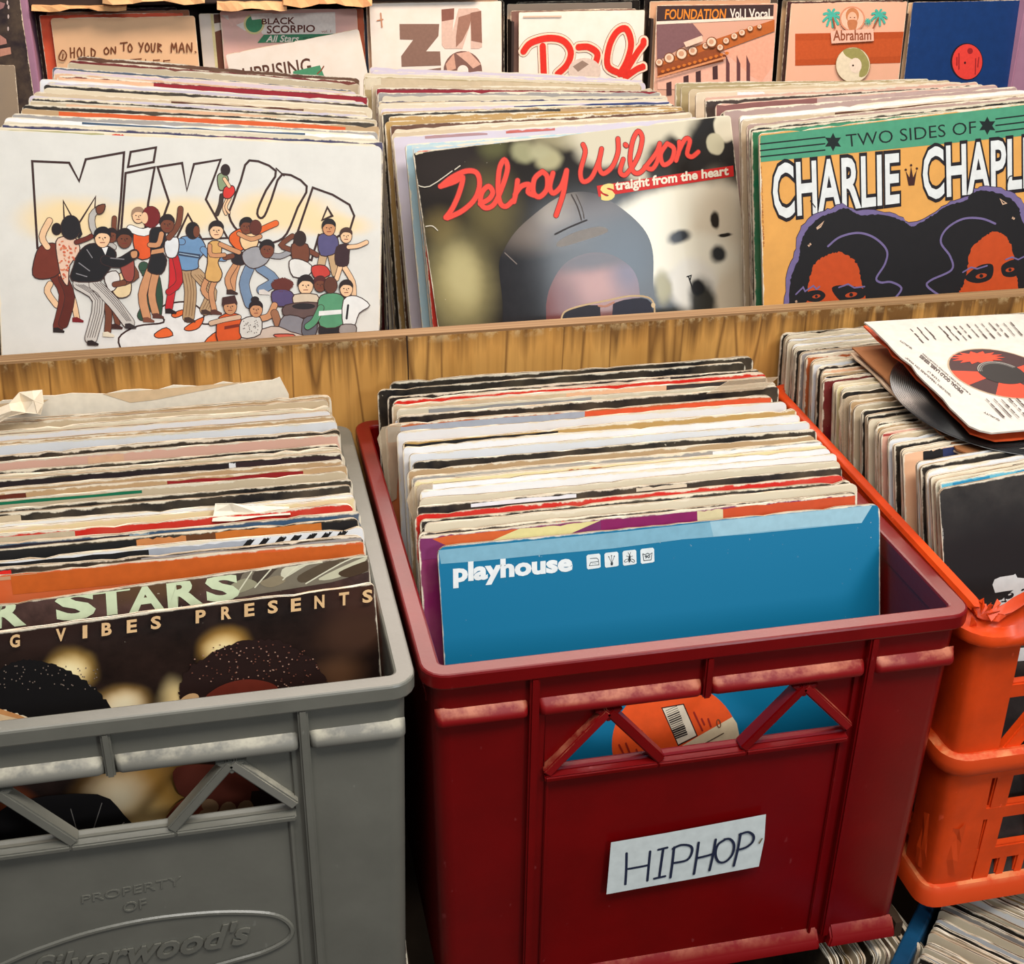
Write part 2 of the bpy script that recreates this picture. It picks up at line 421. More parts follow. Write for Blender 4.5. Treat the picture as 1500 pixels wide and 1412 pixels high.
def bag_mat():
    t = NT('cloudy_plastic'); t.fin(lin((200, 180, 150)), .25, .5); t.b.inputs['Alpha'].default_value = .42; return t.m
BAG = bag_mat()

# ------------------------------------------------------------------ setting
def quadmesh(name, pts, m, kind='structure'):
    mb = MB(); mb.add(pts, [(0, 1, 2, 3)], m); return tag(mb.build(name), kind=kind)
FZ = -.93
t = NT('floor_vinyl'); n = t.noise(t.obj(), 3, 4); t.fin(t.mix(n, lin((70, 62, 56)), lin((104, 94, 84))), .5); FLOORM = t.m
t = NT('wall_paint'); n = t.noise(t.obj(), 6, 4); t.fin(t.mix(n, lin((196, 150, 128)), lin((214, 172, 148))), .8); WALLM = t.m
mb = MB(); mb.box(-2.6, 4.2, -3.0, 3.1, FZ-.06, FZ, FLOORM); tag(mb.build('floor'), kind='structure')
mb = MB(); mb.box(-2.6, 4.2, 2.98, 3.1, FZ, 1.9, WALLM); tag(mb.build('wall_back'), kind='structure')

# plywood record bench behind the crates
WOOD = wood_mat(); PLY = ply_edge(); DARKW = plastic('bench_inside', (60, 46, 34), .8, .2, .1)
BT = .0665; BY = .385
bench = tag(empty('record_bench', (.2, BY, FZ)), 'plywood record bench with water-stained front board behind the three crates', 'bench')
def bl(o): o.matrix_world = Matrix.Translation((0, 0, 0)) @ o.matrix_world; return o
def part(mb, name, root, **k):
    """geometry given in world coordinates, kept there under its thing"""
    o = mb.build(name, root, **k); o.matrix_parent_inverse = (Matrix.LocRotScale(root.location, root.rotation_euler, root.scale)).inverted() if root.matrix_basis else Matrix()
    return o
mb = MB(); mb.box(-.62, 1.0, 0, .0155, -.62, -.002, WOOD); o = part(mb, 'front_board', bench); o.location = (0, BY, BT)
mb = MB(); mb.box(-.62, 1.0, .0003, .0152, -.002, 0, PLY); o = part(mb, 'board_top_edge', bench); o.location = (0, BY, BT)
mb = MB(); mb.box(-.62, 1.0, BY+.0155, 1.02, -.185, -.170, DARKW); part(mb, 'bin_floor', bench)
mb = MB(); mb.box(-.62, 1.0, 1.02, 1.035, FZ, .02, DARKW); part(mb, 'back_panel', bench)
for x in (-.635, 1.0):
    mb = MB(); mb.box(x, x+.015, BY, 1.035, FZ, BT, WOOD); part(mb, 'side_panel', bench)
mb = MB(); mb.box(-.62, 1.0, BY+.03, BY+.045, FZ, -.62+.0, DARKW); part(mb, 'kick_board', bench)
mb = MB()
mb.prism([(.0478, -.0005), (.0490, -.0005), (.0494, -.03), (.0488, -.075), (.0494, -.14), (.0484, -.14), (.0480, -.075), (.0485, -.03)], BY-.0002, BY, ink((40, 24, 12))); part(mb, 'split_line', bench)['label'] = 'dark hairline split in the board'
for o in bench.children:
    if o.name.startswith('split_line'): o.location.z += BT

# ------------------------------------------------------------------ crates
def rrect(x0, x1, y0, y1, r, z, xs=(), n=5):
    P = []
    for x in [x0+r]+[q for q in xs if x0+r < q < x1-r]+[x1-r]: P.append((x, y0, z))
    for i in range(1, n): a = -math.pi/2+math.pi/2*i/n; P.append((x1-r+r*math.cos(a), y0+r+r*math.sin(a), z))
    P += [(x1, y0+r, z), (x1, y1-r, z)]
    for i in range(1, n): a = math.pi/2*i/n; P.append((x1-r+r*math.cos(a), y1-r+r*math.sin(a), z))
    P += [(x1-r, y1, z), (x0+r, y1, z)]
    for i in range(1, n): a = math.pi/2+math.pi/2*i/n; P.append((x0+r+r*math.cos(a), y1-r+r*math.sin(a), z))
    P += [(x0, y1-r, z), (x0, y0+r, z)]
    for i in range(1, n): a = math.pi+math.pi/2*i/n; P.append((x0+r+r*math.cos(a), y0+r+r*math.sin(a), z))
    return P
CW, CDp, CH = .3577, .370, .286
def crate(loc, rz, m, scuff, label, name='record_crate'):
    root = tag(empty(name, (loc[0], loc[1], loc[2]-CH), rz), label, 'crate', None)
    up = lambda P: [(p[0], p[1], p[2]+CH) for p in P]
    W, D = CW, CDp
    # rim: flat collar turned down at the outside
    mb = MB(); L = []
    for ins, z in ((.0055, -.0105), (.0004, -.0105), (0, -.0095), (0, -.0015), (.0006, -.0004), (.0016, 0), (.0106, 0), (.0118, -.0006), (.0124, -.002), (.0124, -.016)):
        L.append(up(rrect(ins, W-ins, ins, D-ins, max(.004, .0155-ins), z)))
    mb.loops(L, m); mb.build('rim', root, smooth=True, ang=.32)
    # body shell with the hand hole left open in the front
    xs = [.068, .0765, .2822, .2905]; ys = []
    zs = [-.006, -.042, -.0865, -.098, -.262, -CH+.002]
    mb = MB(); Lo = []; Li = []
    def tp(z): return .0058+.0052*(-z/CH)
    for z in zs: i = tp(z); Lo.append(up(rrect(i, W-i, i, D-i, .011, z, [q for q in xs])))
    for z in zs: i = tp(z)+lerp(.0056, .0018, -z/CH); Li.append(up(rrect(i, W-i, i, D-i, .007, z, [q for q in xs])))
    hole = lambda i, k: i == 1 and k == 2
    mb.loops(Lo, m, skip=hole); mb.loops(Li, m, skip=hole)
    mb.loops([Lo[-1], up(rrect(.014, W-.014, .014, D-.014, .007, -CH, xs)), ], m, cap1=True)
    mb.loops([Li[-1], up(rrect(.02, W-.02, .02, D-.02, .007, -CH+.0045, xs))], m, cap1=True)
    # edges of the hand hole
    for (xa, xb, za, zb) in ((.0765, .0765, -.042, -.0865), (.2822, .2822, -.042, -.0865)):
        mb.add([(xa, .0063, za+CH), (xa, .0063, zb+CH), (xa, .0135, zb+CH), (xa, .0135, za+CH)], [(0, 1, 2, 3)], m)
    for z in (-.042, -.0865): mb.add([(.0765, .0063, z+CH), (.2822, .0063, z+CH), (.2822, .0135, z+CH), (.0765, .0135, z+CH)], [(0, 1, 2, 3)], m)
    mb.build('crate_body', root, smooth=True)
    def rib(x0, x1, z0, z1, d=.0004, nm='rib', mat=m, bev=.0012):
        mb = MB(); b0 = tp(z0)+.001; b1 = tp(z1)+.001; t0 = tp(z0)-.0058; t1 = tp(z1)-.0058
        mb.hexa([(x0, d+t1, z1+CH), (x1, d+t1, z1+CH), (x1, b1, z1+CH), (x0, b1, z1+CH), (x0, d+t0, z0+CH), (x1, d+t0, z0+CH), (x1, b0, z0+CH), (x0, b0, z0+CH)], mat)
        return mb.build(nm, root, bevel=bev, smooth=True)
    rib(.0655, .0715, -.010, -.272); rib(.2872, .2932, -.010, -.272); rib(.177, .1825, -.010, -.042)
    rib(.0775, .0800, -.093, -.270, .0035, bev=.0006); rib(.2775, .2800, -.093, -.270, .0035, bev=.0006)
    # ridge under the top band, in four runs
    for (x0, x1) in ((.0075, .0655), (.0715, .177), (.1825, .2872), (.2932, .3502)):
        mb = MB(); n = 8; P0 = []; 
        prof = [(.0072, -.0285), (.0022, -.0318), (.0004, -.0342), (.0002, -.0372), (.0016, -.0392), (.0068, -.0405)]
        e = .004
        L = []
        for x, k in ((x0, .25), (x0+e*.4, .75), (x0+e, 1.), (x1-e, 1.), (x1-e*.4, .75), (x1, .25)):
            L.append([(x, .0072+(y-.0072)*k, z+CH) for y, z in prof])
        vs = [p for l in L for p in l]; npf = len(prof)
        fs = [(i*npf+k, i*npf+k+1, (i+1)*npf+k+1, (i+1)*npf+k) for i in range(len(L)-1) for k in range(npf-1)]+[tuple(range(npf)), tuple((len(L)-1)*npf+k for k in range(npf-1, -1, -1))]
        mb.add(vs, fs, scuff); mb.build('ridge', root, smooth=True)
    # gussets in the upper corners of the hole, worn along the slope
    for pts, sg in (([(.0765, -.041), (.1165, -.041), (.1165, -.0445), (.0765, -.0815)], 1), ([(.2822, -.041), (.2822, -.0815), (.2470, -.0445), (.2470, -.041)], -1)):
        mb = MB(); mb.prism([(x, z+CH) for x, z in pts], .0085, .0125, m); mb.build('gusset', root)
    def brace(a, b, wd=.0065, d0=.0022, d1=.0125, nm='brace', mat=m):
        dx, dz = b[0]-a[0], b[1]-a[1]; l = math.hypot(dx, dz); nx, nz = -dz/l*wd/2, dx/l*wd/2
        mb = MB(); mb.prism([(a[0]+nx, a[1]+nz+CH), (b[0]+nx, b[1]+nz+CH), (b[0]-nx, b[1]-nz+CH), (a[0]-nx, a[1]-nz+CH)], d0, d1, mat)
        return mb.build(nm, root, bevel=.001, smooth=True)
    brace((.0775, -.0865), (.1165, -.0435), mat=scuff); brace((.1165, -.0435), (.1535, -.0875)); brace((.2470, -.0435), (.2085, -.0875)); brace((.2470, -.0435), (.2822, -.0812), mat=scuff)
    mb = MB(); mb.prism([(.107, -.0425+CH), (.126, -.0425+CH), (.1165, -.052+CH)], .003, .012, m); mb.build('gusset', root, bevel=.0008)
    mb = MB(); mb.prism([(.2375, -.0425+CH), (.2565, -.0425+CH), (.2470, -.052+CH)], .003, .012, m); mb.build('gusset', root, bevel=.0008)
    for (x0, x1) in ((.0765, .151), (.151, .211), (.211, .2822)):
        mb = MB(); mb.hexa([(x0, .0022, -.0925+CH), (x1, .0022, -.0925+CH), (x1, .0125, -.0945+CH), (x0, .0125, -.0945+CH), (x0, .0018, -.0885+CH), (x1, .0018, -.0885+CH), (x1, .0125, -.0855+CH), (x0, .0125, -.0855+CH)], m); mb.build('sill', root, bevel=.0009, smooth=True)
    # rubbed foot ridge
    for (x0, x1) in ((.010, .0655), (.0715, .2872), (.2932, .3465)):
        mb = MB(); mb.hexa([(x0, .0042, -.283+CH), (x1, .0042, -.283+CH), (x1, .014, -.283+CH), (x0, .014, -.283+CH), (x0+.002, .0046, -.2745+CH), (x1-.002, .0046, -.2745+CH), (x1-.002, .0116, -.2655+CH), (x0+.002, .0116, -.2655+CH)], scuff); mb.build('foot_ridge', root, bevel=.0012, smooth=True)
    for s in (0, 1):   # ridges on the flanks
        x = tp(-.05)-.001 if s == 0 else W-tp(-.05)-.004
        mb = MB(); mb.box(x, x+.005, .03, D-.03, -.0405+CH, -.033+CH, m); mb.build('ridge', root, bevel=.0012, smooth=True)
    return root
REDP = plastic('red_plastic', (108, 0, 2), .32, .12, .42); REDS = scuffed('red_plastic_scuffed', (124, 3, 5), (196, 120, 88))
GREYP = plastic('grey_plastic', (104, 102, 92), .36, .1, .6); GREYS = scuffed('grey_plastic_scuffed', (116, 113, 103), (186, 178, 156))
ORP = plastic('orange_plastic', (212, 66, 14), .42, .2, .35); ORS = scuffed('orange_plastic_scuffed', (206, 66, 16), (218, 140, 88))
BLUEP = plastic('blue_plastic', (18, 66, 98), .35, .15, .4); BLUES = scuffed('blue_plastic_scuffed', (20, 70, 102), (110, 150, 160))
RX, GX, OX = 0., -.0035-CW, .361
GY = -.004
red = crate((RX, 0, 0), 0, REDP, REDS, 'dark red plastic crate of records with a hand-lettered white label')
grey = crate((GX, GY, 0), 0, GREYP, GREYS, 'grey plastic crate of records with raised lettering on its front')

# hand-lettered label on the red crate
class Plane(Cover):
    def __init__(s, y, S=10): s.S = S; s.m = Matrix.Translation((0, y, 0)); s.inv = s.m.inverted()
    def loc(s, u, v): p = ony(u, v, s.m.translation.y); return (p.x, p.z)
def on_front(root, Y, name, pts_fn): pass
pl = Plane(.0058)
A = Art(pl, zoomT(860, 1000, 1236/280), step=.00006, base=.0004); A._c = lambda p: p
A.poly([(150, 1020), (500, 960), (850, 895), (1150, 838), (1140, 1000), (1104, 1176), (700, 1252), (360, 1312), (120, 1356), (134, 1200)], (208, 214, 210), rough=.5)
def under(o, root, y):
    o.matrix_parent_inverse = Matrix.Translation(root.location).inverted(); o.location = (0, y, 0); return o
o = under(A.mb.build('paper_label', red), red, .0044); o['label'] = 'white paper label lettered HIPHOP in blue-black marker'
LAB = o
A.mb = MB(); INK = (34, 40, 62)
for st in ([(250, 1090), (248, 1190), (242, 1290)], [(402, 1078), (392, 1180), (384, 1266)], [(262, 1190), (330, 1178), (388, 1166)], [(455, 1066), (512, 1052)], [(486, 1062), (472, 1160), (460, 1245)], [(428, 1252), (498, 1236)],
           [(556, 1050), (545, 1150), (532, 1244)], [(548, 1058), (600, 1034), (660, 1040), (672, 1075), (640, 1130), (552, 1150)], [(714, 1018), (700, 1120), (684, 1220)], [(824, 998), (806, 1100), (784, 1196)], [(702, 1118), (760, 1104), (806, 1090)],
           [(880, 1000), (838, 1030), (822, 1090), (842, 1140), (886, 1140), (930, 1094), (942, 1030), (916, 994), (880, 996)], [(984, 960), (966, 1060), (940, 1166)], [(978, 964), (1030, 948), (1066, 970), (1062, 1010), (1020, 1046), (962, 1064)]):
    A.stroke(st, 17, INK, smooth=4)
A.stroke([(1104, 1020), (1122, 990)], 9, (110, 92, 60))
o = A.mb.build('lettering', LAB)

# raised lettering on the grey crate
def raised(root, y, polys_fn):
    pass
A = Art(Plane(GY+.0078), zoomT(0, 800, 1477/640)); A._c = lambda p: p
EMB = MB()
def emboss_text(st, quad, bold, shear=0., hgt=.0011, yb=GY+.0088):
    vs, fs = text_mesh(st, bold, shear); tl, tr, br, bl_ = quad; out = []
    for a, b in vs:
        x = (tl[0]*(1-a)+tr[0]*a)*(1-b)+(bl_[0]*(1-a)+br[0]*a)*b; y = (tl[1]*(1-a)+tr[1]*a)*(1-b)+(bl_[1]*(1-a)+br[1]*a)*b
        q = A.L((x, y)); out.append(q)
    n = len(out); edges = {}
    for f in fs:
        for i in range(len(f)):
            e = (f[i], f[(i+1) % len(f)]); edges[e] = edges.get(e, 0)+1
    F2 = [tuple(f) for f in fs]+[(a, b, n+b, n+a) for (a, b) in edges if (b, a) not in edges]
    EMB.add([(q[0], yb-hgt, q[1]) for q in out]+[(q[0], yb, q[1]) for q in out], F2, GREYP)
def emboss_line(pts, wd, hgt=.0011, yb=GY+.0088, closed=False):
    q = [A.L(p) for p in smooth_pts(pts, 5, closed)]; h = wd/2; n = len(q)
    L = []
    for i in range(n):
        a = q[i-1] if i or closed else q[i]; b = q[(i+1) % n] if i < n-1 or closed else q[i]
        dx, dz = b[0]-a[0], b[1]-a[1]; l = math.hypot(dx, dz) or 1; nx, nz = -dz/l*h, dx/l*h
        L.append([(q[i][0]+nx, yb, q[i][1]+nz), (q[i][0]+nx*.5, yb-hgt, q[i][1]+nz*.5), (q[i][0]-nx*.5, yb-hgt, q[i][1]-nz*.5), (q[i][0]-nx, yb, q[i][1]-nz)])
    EMB.add([p for l in L for p in l], [(i*4+k, i*4+k+1, (i+1)*4+k+1, (i+1)*4+k) for i in range(n-1) for k in range(3)], GREYP)
emboss_text('PROPERTY', [(276, 1183), (612, 1116), (612, 1146), (276, 1208)], .0)
emboss_text('OF', [(416, 1208), (494, 1192), (496, 1222), (418, 1240)], .0)
emboss_text("Silverwood's", [(105, 1392), (846, 1262), (846, 1340), (105, 1478)], .025, .25, .0013)
emboss_line([(-60, 1450), (30, 1408), (120, 1370), (300, 1310), (500, 1266), (700, 1244), (850, 1242), (940, 1254), (985, 1290), (975, 1330), (900, 1372), (800, 1402), (680, 1436), (480, 1490)], .0034, .0013)
o = EMB.build('raised_lettering', grey, smooth=False); o.matrix_parent_inverse = Matrix.Translation(grey.location).inverted()

# orange lattice crate, chipped at its near corner
def orange_crate(loc):
    H = .272; W, D = .362, .368
    root = tag(empty('record_crate', (loc[0], loc[1], loc[2]-H)), 'orange lattice crate of records with a broken near corner', 'crate')
    up = lambda P: [(p[0], p[1], p[2]+H) for p in P]
    r = random.Random(5)
    def ring(prof, nm, m, chip=None, rad=.02):
        mb = MB(); L = []
        for ins, z in prof:
            P = rrect(ins, W-ins, ins, D-ins, max(.004, rad-ins), z, [.02, .03, .04, .06, .09])
            if chip: P = [chip(p, ins, z) for p in P]
            L.append(up(P))
        mb.loops(L, m); return mb.build(nm, root, smooth=True)
    def chip(p, ins, z):
        d = math.hypot(p[0]-.004, p[1]-.004)
        if d < .034 and z > -.026:
            k = (1-d/.034)**.5
            return (p[0]+r.uniform(-.002, .002)*k+.004*k, p[1]+r.uniform(-.002, .002)*k+.004*k, z-(.019+r.uniform(-.004, .004))*k*(1+z/.03))
        return p
    ring([(.0045, -.0305), (.0005, -.0352), (-.003, -.0345), (-.0045, -.031), (-.003, -.026), (.002, -.018), (.0042, -.012), (.0036, -.004), (.0022, -.0012), (.0045, 0), (.0100, 0), (.0122, -.002), (.0122, -.02), (.0095, -.034)], 'rim', ORP, chip)
    # torn flakes at the break
    for k in range(7):
        mb = MB(); x = r.uniform(.001, .02); y = r.uniform(.0, .014); z = -.012+r.uniform(-.01, .006)+H; s = r.uniform(.003, .007)
        pts = [(x+r.uniform(-s, s), y+r.uniform(-s, s)*.6, z+r.uniform(-s, s)) for _ in range(4)]
        mb.add(pts+[(p[0]+.0012, p[1]+.0012, p[2]-.0008) for p in pts], [(0, 1, 2, 3), (7, 6, 5, 4), (0, 4, 5, 1), (1, 5, 6, 2), (2, 6, 7, 3), (3, 7, 4, 0)], ORP); mb.build('torn_flake', root)
    # corner posts: L-shaped
    for (cx, cy) in ((0, 0), (1, 0), (0, 1), (1, 1)):
        mb = MB(); a, b = .0055, .011; w = .040
        pts = [(a, a+.012), (a+.0015, a+.004), (a+.005, a+.001), (a+.012, a), (w, a), (w, b+.0005), (b+.004, b+.0005), (b+.0005, b+.004), (b+.0005, w), (a, w)]
        tpz = [(-.030, 0.), (-H+.012, .006)]; L = []
        for z, tt in tpz:
            q = [(p[0]+tt, p[1]+tt, z) for p in pts]
            q = [((W-p[0]) if cx else p[0], (D-p[1]) if cy else p[1], p[2]) for p in q]; L.append(up(q))
        mb.loops(L, ORP, cap0=True, cap1=True); mb.build('corner_post', root, smooth=True)
    ring([(.0105, -.130), (.006, -.1285), (.0015, -.1305), (.0002, -.136), (.0008, -.1425), (.003, -.1455), (.0085, -.1465), (.0125, -.145)], 'middle_ridge', ORS)
    ring([(.0165, -H+.0205), (.0085, -H+.0185), (.0058, -H+.014), (.0050, -H+.003), (.008, -H), (.018, -H)], 'foot_ridge', ORS)
    # lattice of the four walls
    def bar(mb, a, b, wd, front=True, d=(.0068, .0145)):
        dx, dz = b[0]-a[0], b[1]-a[1]; l = math.hypot(dx, dz); nx, nz = -dz/l*wd/2, dx/l*wd/2
        t = .006*(-(a[1]+b[1])/2)/H
        mb.prism([(a[0]+nx, a[1]+nz+H), (b[0]+nx, b[1]+nz+H), (b[0]-nx, b[1]-nz+H), (a[0]-nx, a[1]-nz+H)], d[0]+t, d[1]+t, ORP)
    def lattice(nm, tf):
        mb = MB()
        n = 6; xs = [.046+(W-.092)*i/n for i in range(n+1)]
        bar(mb, (.038, -.0805), (W-.038, -.0805), .0125)
        for i in range(n):
            bar(mb, (xs[i]+.004, -.136), (xs[i]+.036, -.084), .012); bar(mb, (xs[i]+.040, -.074), (xs[i]+.026, -.036), .009)
        for z, wd in ((-.1905, .0125), (-.2305, .0135), (-.153, .010)): bar(mb, (.036, z), (W-.036, z), wd)
        for i in range(n+1):
            x = xs[i]+.008
            bar(mb, (x+.002, -.14), (x-.001, -.258), .0145)
        for i in range(n): bar(mb, (xs[i]-.006, -.2305), (xs[i]-.007, -.260), .008); bar(mb, (xs[i]+.024, -.2305), (xs[i]+.023, -.260), .008)
        vs = [tf(v) for v in mb.v]; mb.v = vs; return mb.build(nm, root, bevel=.0012, smooth=True)
    lattice('front_lattice', lambda v: v)
    lattice('back_lattice', lambda v: (W-v[0], D-v[1], v[2]))
    lattice('side_lattice', lambda v: (v[1], D-v[0]*D/W, v[2])); lattice('side_lattice', lambda v: (W-v[1], v[0]*D/W, v[2]))
    mb = MB(); mb.box(.016, W-.016, .016, D-.016, .0004, .0022, ORP); mb.build('crate_floor', root)
    # chewed lower corner
    mb = MB(); q = []
    for k in range(9):
        a = math.pi+math.pi/2*k/8
        for z in (-.196, -.21, -.228, -.245):
            rr = .0205+r.uniform(-.0016, .0012); q.append((.0295+rr*math.cos(a), .0295+rr*math.sin(a), z+r.uniform(-.003, .003)+H))
    mb.add(q, [(i*4+k, (i+1)*4+k, (i+1)*4+k+1, i*4+k+1) for i in range(8) for k in range(3)], ORS); mb.build('chewed_corner', root, smooth=False)
    return root
orange = orange_crate((OX, .003, .005))

# the tier below: a low-fronted timber bin, and a blue crate set askew beside it
low_z = -.2895
tb = tag(empty('timber_bin', (-.02, .16, FZ)), 'low timber bin of records carrying the grey and the dark red crates', 'bin')
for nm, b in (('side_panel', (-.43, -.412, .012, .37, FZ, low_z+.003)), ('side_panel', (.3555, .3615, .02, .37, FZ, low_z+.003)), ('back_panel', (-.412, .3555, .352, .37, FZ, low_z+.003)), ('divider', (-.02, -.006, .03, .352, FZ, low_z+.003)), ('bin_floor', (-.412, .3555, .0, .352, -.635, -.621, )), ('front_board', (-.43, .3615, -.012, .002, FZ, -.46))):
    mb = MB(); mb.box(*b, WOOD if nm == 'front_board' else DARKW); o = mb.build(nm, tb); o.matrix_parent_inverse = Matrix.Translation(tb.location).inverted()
BD = Vector((.696, .718, 0)); BN_ = Vector((.718, -.696, 0)); BO = Vector((.3666, -.005, 0))-BD*.14-BN_*.019
crate((BO.x, BO.y, -.297), math.atan2(-BD.x, BD.y), BLUEP, BLUES, 'dark blue crate of records set askew underneath the orange crate')
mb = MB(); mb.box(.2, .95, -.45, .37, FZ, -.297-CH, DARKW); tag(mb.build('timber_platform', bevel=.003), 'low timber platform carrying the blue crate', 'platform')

# ------------------------------------------------------------------ records filed in the three crates
FLO = -.280
def crate_pose(uref, xf, xb, yf, yb, lf, lb, roll=(0, 0), yaw0=0., floor=FLO, jit=(-.0035, .0035)):
    def f(v, op):
        drop = op.get('drop', 0.); t = .5
        for _ in range(12):
            lean = lerp(lf, lb, t); zt = floor+SS*math.cos(lean)-drop
            p = onz(uref, v, zt); t2 = (p.y-yf)/(yb-yf); t = .5*t+.5*min(1.15, max(-.1, t2))
        lean = lerp(lf, lb, t); zt = floor+SS*math.cos(lean)-drop; y = onz(uref, v, zt).y
        x = lerp(xf, xb, t)+op.get('dx', random.uniform(*jit))
        yw = yaw0+random.uniform(-.004, .004); rl = lerp(roll[0], roll[1], t)+random.uniform(-.003, .003)
        xr = onz(uref, v, zt).x-x
        return Cover((x, y-math.sin(yw)*xr, zt+math.sin(rl)*xr), lean, rl, yw)
    return f

# --- red crate ------------------------------------------------------
random.seed(3)
bcv = Cover((.0275, .1127, .0222), .288, 0, .0016)
TB = zoomT(560, 700, 992/500)
blue = put_sleeve(bcv, (12, 122, 160), 'plain blue record sleeve with white lettering at the front of the red crate', None,
                  mat=cover_mat('blue_card', (2, 108, 146), cover=bcv, T=TB, rough=.5, wr=.45), seed=71)
A = Art(bcv, TB)
A.text('playhouse', [(205, 247), (553, 218), (553, 286), (206, 321)], (222, 226, 224), .045)
TI = zoomT(640, 790, 1500/340); A.T = TI
for (x0, y0, x1, y1) in ((967, 99, 1056, 190), (1083, 87, 1172, 179), (1200, 74, 1288, 166), (1315, 61, 1403, 154)):
    s = 8; A.poly([(x0+8, y0), (x1-8, y0-s), (x1, y0+2), (x1+2, y1-12), (x1-8, y1-s+2), (x0+10, y1+4), (x0+2, y1-4), (x0-1, y0+10)], (216, 222, 220))
K = (40, 52, 58)
A.stroke([(990, 124), (1030, 120), (1042, 128), (1046, 164), (984, 170), (994, 148), (1044, 142)], 4, K)
for q in ((1004, 157), (1015, 156), (1026, 155)): A.poly(ell(*q, 2.5, 2.5, 8), K)
for a, b in (((1128, 150), (1110, 112)), ((1129, 150), (1128, 104)), ((1131, 150), (1146, 108))): A.stroke([a, b], 3, K); A.poly(ell(*b, 4, 4, 8), K)
A.poly([(1121, 150), (1138, 148), (1136, 166), (1124, 167)], K)
A.poly(ell(1244, 124, 7, 26, 14, .05), K); A.stroke([(1244, 100), (1234, 84)], 3, K); A.stroke([(1244, 100), (1252, 82)], 3, K)
for sx in (-1, 1): A.stroke(ell(1244+sx*20, 136, 15, 8, 12, sx*.5), 3, K, closed=True); A.stroke([(1244+sx*6, 112), (1244+sx*20, 106)], 3, K)
A.stroke([(1330, 92), (1336, 136), (1384, 131), (1390, 86), (1376, 96), (1360, 88), (1344, 98), (1330, 92)], 4, K)
A.text('90', [(1342, 102), (1376, 98), (1377, 119), (1343, 123)], K, .02)
A.done(blue)
A = Art(bcv, base=.00005)
A.poly([(642, 806), (700, 800), (900, 780), (1100, 757), (1275, 737), (1262, 765), (1240, 768), (1100, 782), (1000, 790), (900, 803), (790, 813), (700, 822), (646, 826)], (122, 168, 186), rough=.25)
A.poly([(1040, 764), (1278, 738), (1262, 766), (1180, 772), (1045, 786)], (150, 186, 198), rough=.25)
o = A.mb.build('tape_strip', blue); o['label'] = 'clear tape along the top edge of the blue sleeve'
# centre label of the record, seen through the hole of the sleeve
TL = zoomT(860, 1000, 1236/280); A = Art(bcv, TL, base=.0001)
A.poly(ell(572, 400, 412, 398, 56), (224, 80, 26)); cl = A.mb.build('record_label', blue); cl['label'] = 'orange and cream record label with a barcode sticker'
A.mb = MB()
A.poly([(430, 545), (470, 480), (600, 415), (720, 345), (940, 220), (968, 262), (982, 330), (984, 400), (975, 470), (940, 560), (860, 680), (700, 770), (500, 770)], (216, 196, 160))
A.poly(ell(576, 455, 37, 32, 20), (18, 14, 14))
A.poly([(478, 160), (625, 134), (716, 344), (588, 410)], (60, 26, 18)); A.poly([(488, 166), (620, 142), (706, 340), (590, 398)], (222, 208, 184))
r = random.Random(2)
for i in range(15):
    t = i/15; a = (lerp(508, 578, t), lerp(182, 372, t)); b = (lerp(580, 650, t), lerp(150, 344, t)); A.stroke([a, b], r.choice((4, 6, 9, 12)), (40, 30, 26))
for (a, b) in (((690, 190), (745, 308)), ((740, 232), (758, 270)), ((782, 232), (800, 282)), ((352, 312), (405, 420)), ((206, 400), (270, 525)), ((250, 390), (305, 525)), ((318, 430), (350, 515))): A.stroke([a, b], 11, (150, 34, 20))
A.stroke([(672, 440), (880, 326)], 8, (90, 70, 52)); A.stroke([(780, 446), (916, 384)], 5, (120, 100, 80)); A.stroke([(800, 456), (918, 402)], 5, (120, 100, 80)); A.stroke([(846, 448), (925, 420)], 5, (120, 100, 80))
A.stroke(ell(850, 262, 12, 26, 14, -.2), 6, (120, 70, 40), closed=True); A.stroke([(432, 420), (450, 432), (440, 444)], 10, (230, 200, 170))
A.mb.build('lettering', cl)

redrows = [(762, 'magenta', dict(seg=[(.0, .62, (120, 44, 92), .016), (.03, .24, (206, 92, 40), .014, .02), (.22, .40, (222, 206, 140), .011, -.03), (.40, .62, (132, 24, 84)), (.62, .72, (214, 196, 150), .010), (.68, 1., (198, 74, 34), .012)], bag=0, dx=-.004)),
    (757, 'dark', dict(seg=[(.3, .33, (214, 88, 44))])), (745, 'cream', {}), (739, 'black', {}), (730, 'red', {}), (719, 'black', dict(seg=[(.12, .36, 'white', .004), (.5, .62, 'cream', .004)])), (708, 'cream', {}),
    (697, 'white', dict(dx=.004)), (688, 'white', dict(bag=1.)), (683, 'yellow', dict(seg=[(.36, .45, 'rust')])), (676, 'grey', dict(seg=[(.1, .5, (176, 168, 156)), (.72, 1., 'white')])), (666, 'tan', {}),
    (656, 'black', {}), (644, 'white', {}), (633, 'white', {}), (625, 'ochre', dict(seg=[(0, .38, 'black')])), (611, 'white', {}),
    (600, 'rust', dict(seg=[(0, .5, (160, 164, 172)), (.5, 1., (214, 84, 44))], dx=-.010, bag=.9)), (588, 'black', dict(dx=.001)), (580, 'cream', dict(seg=[(.08, .5, 'grey')])), (571.5, 'peach', dict(seg=[(0, .45, 'beige'), (.72, 1., (60, 52, 50))])),
    (565.5, 'red', dict(dx=.0)), (560, 'black', dict(seg=[(.4, .75, 'cream')])), (548, 'black', dict(dx=-.010)), (540, 'black', dict(dx=.001))]
run_stack(redrows, crate_pose(860, .0212, .0290, .1275, .3575, .28, .05), 'the blue sleeve in the red crate', 'records behind the blue sleeve in the red crate', fills=.3)
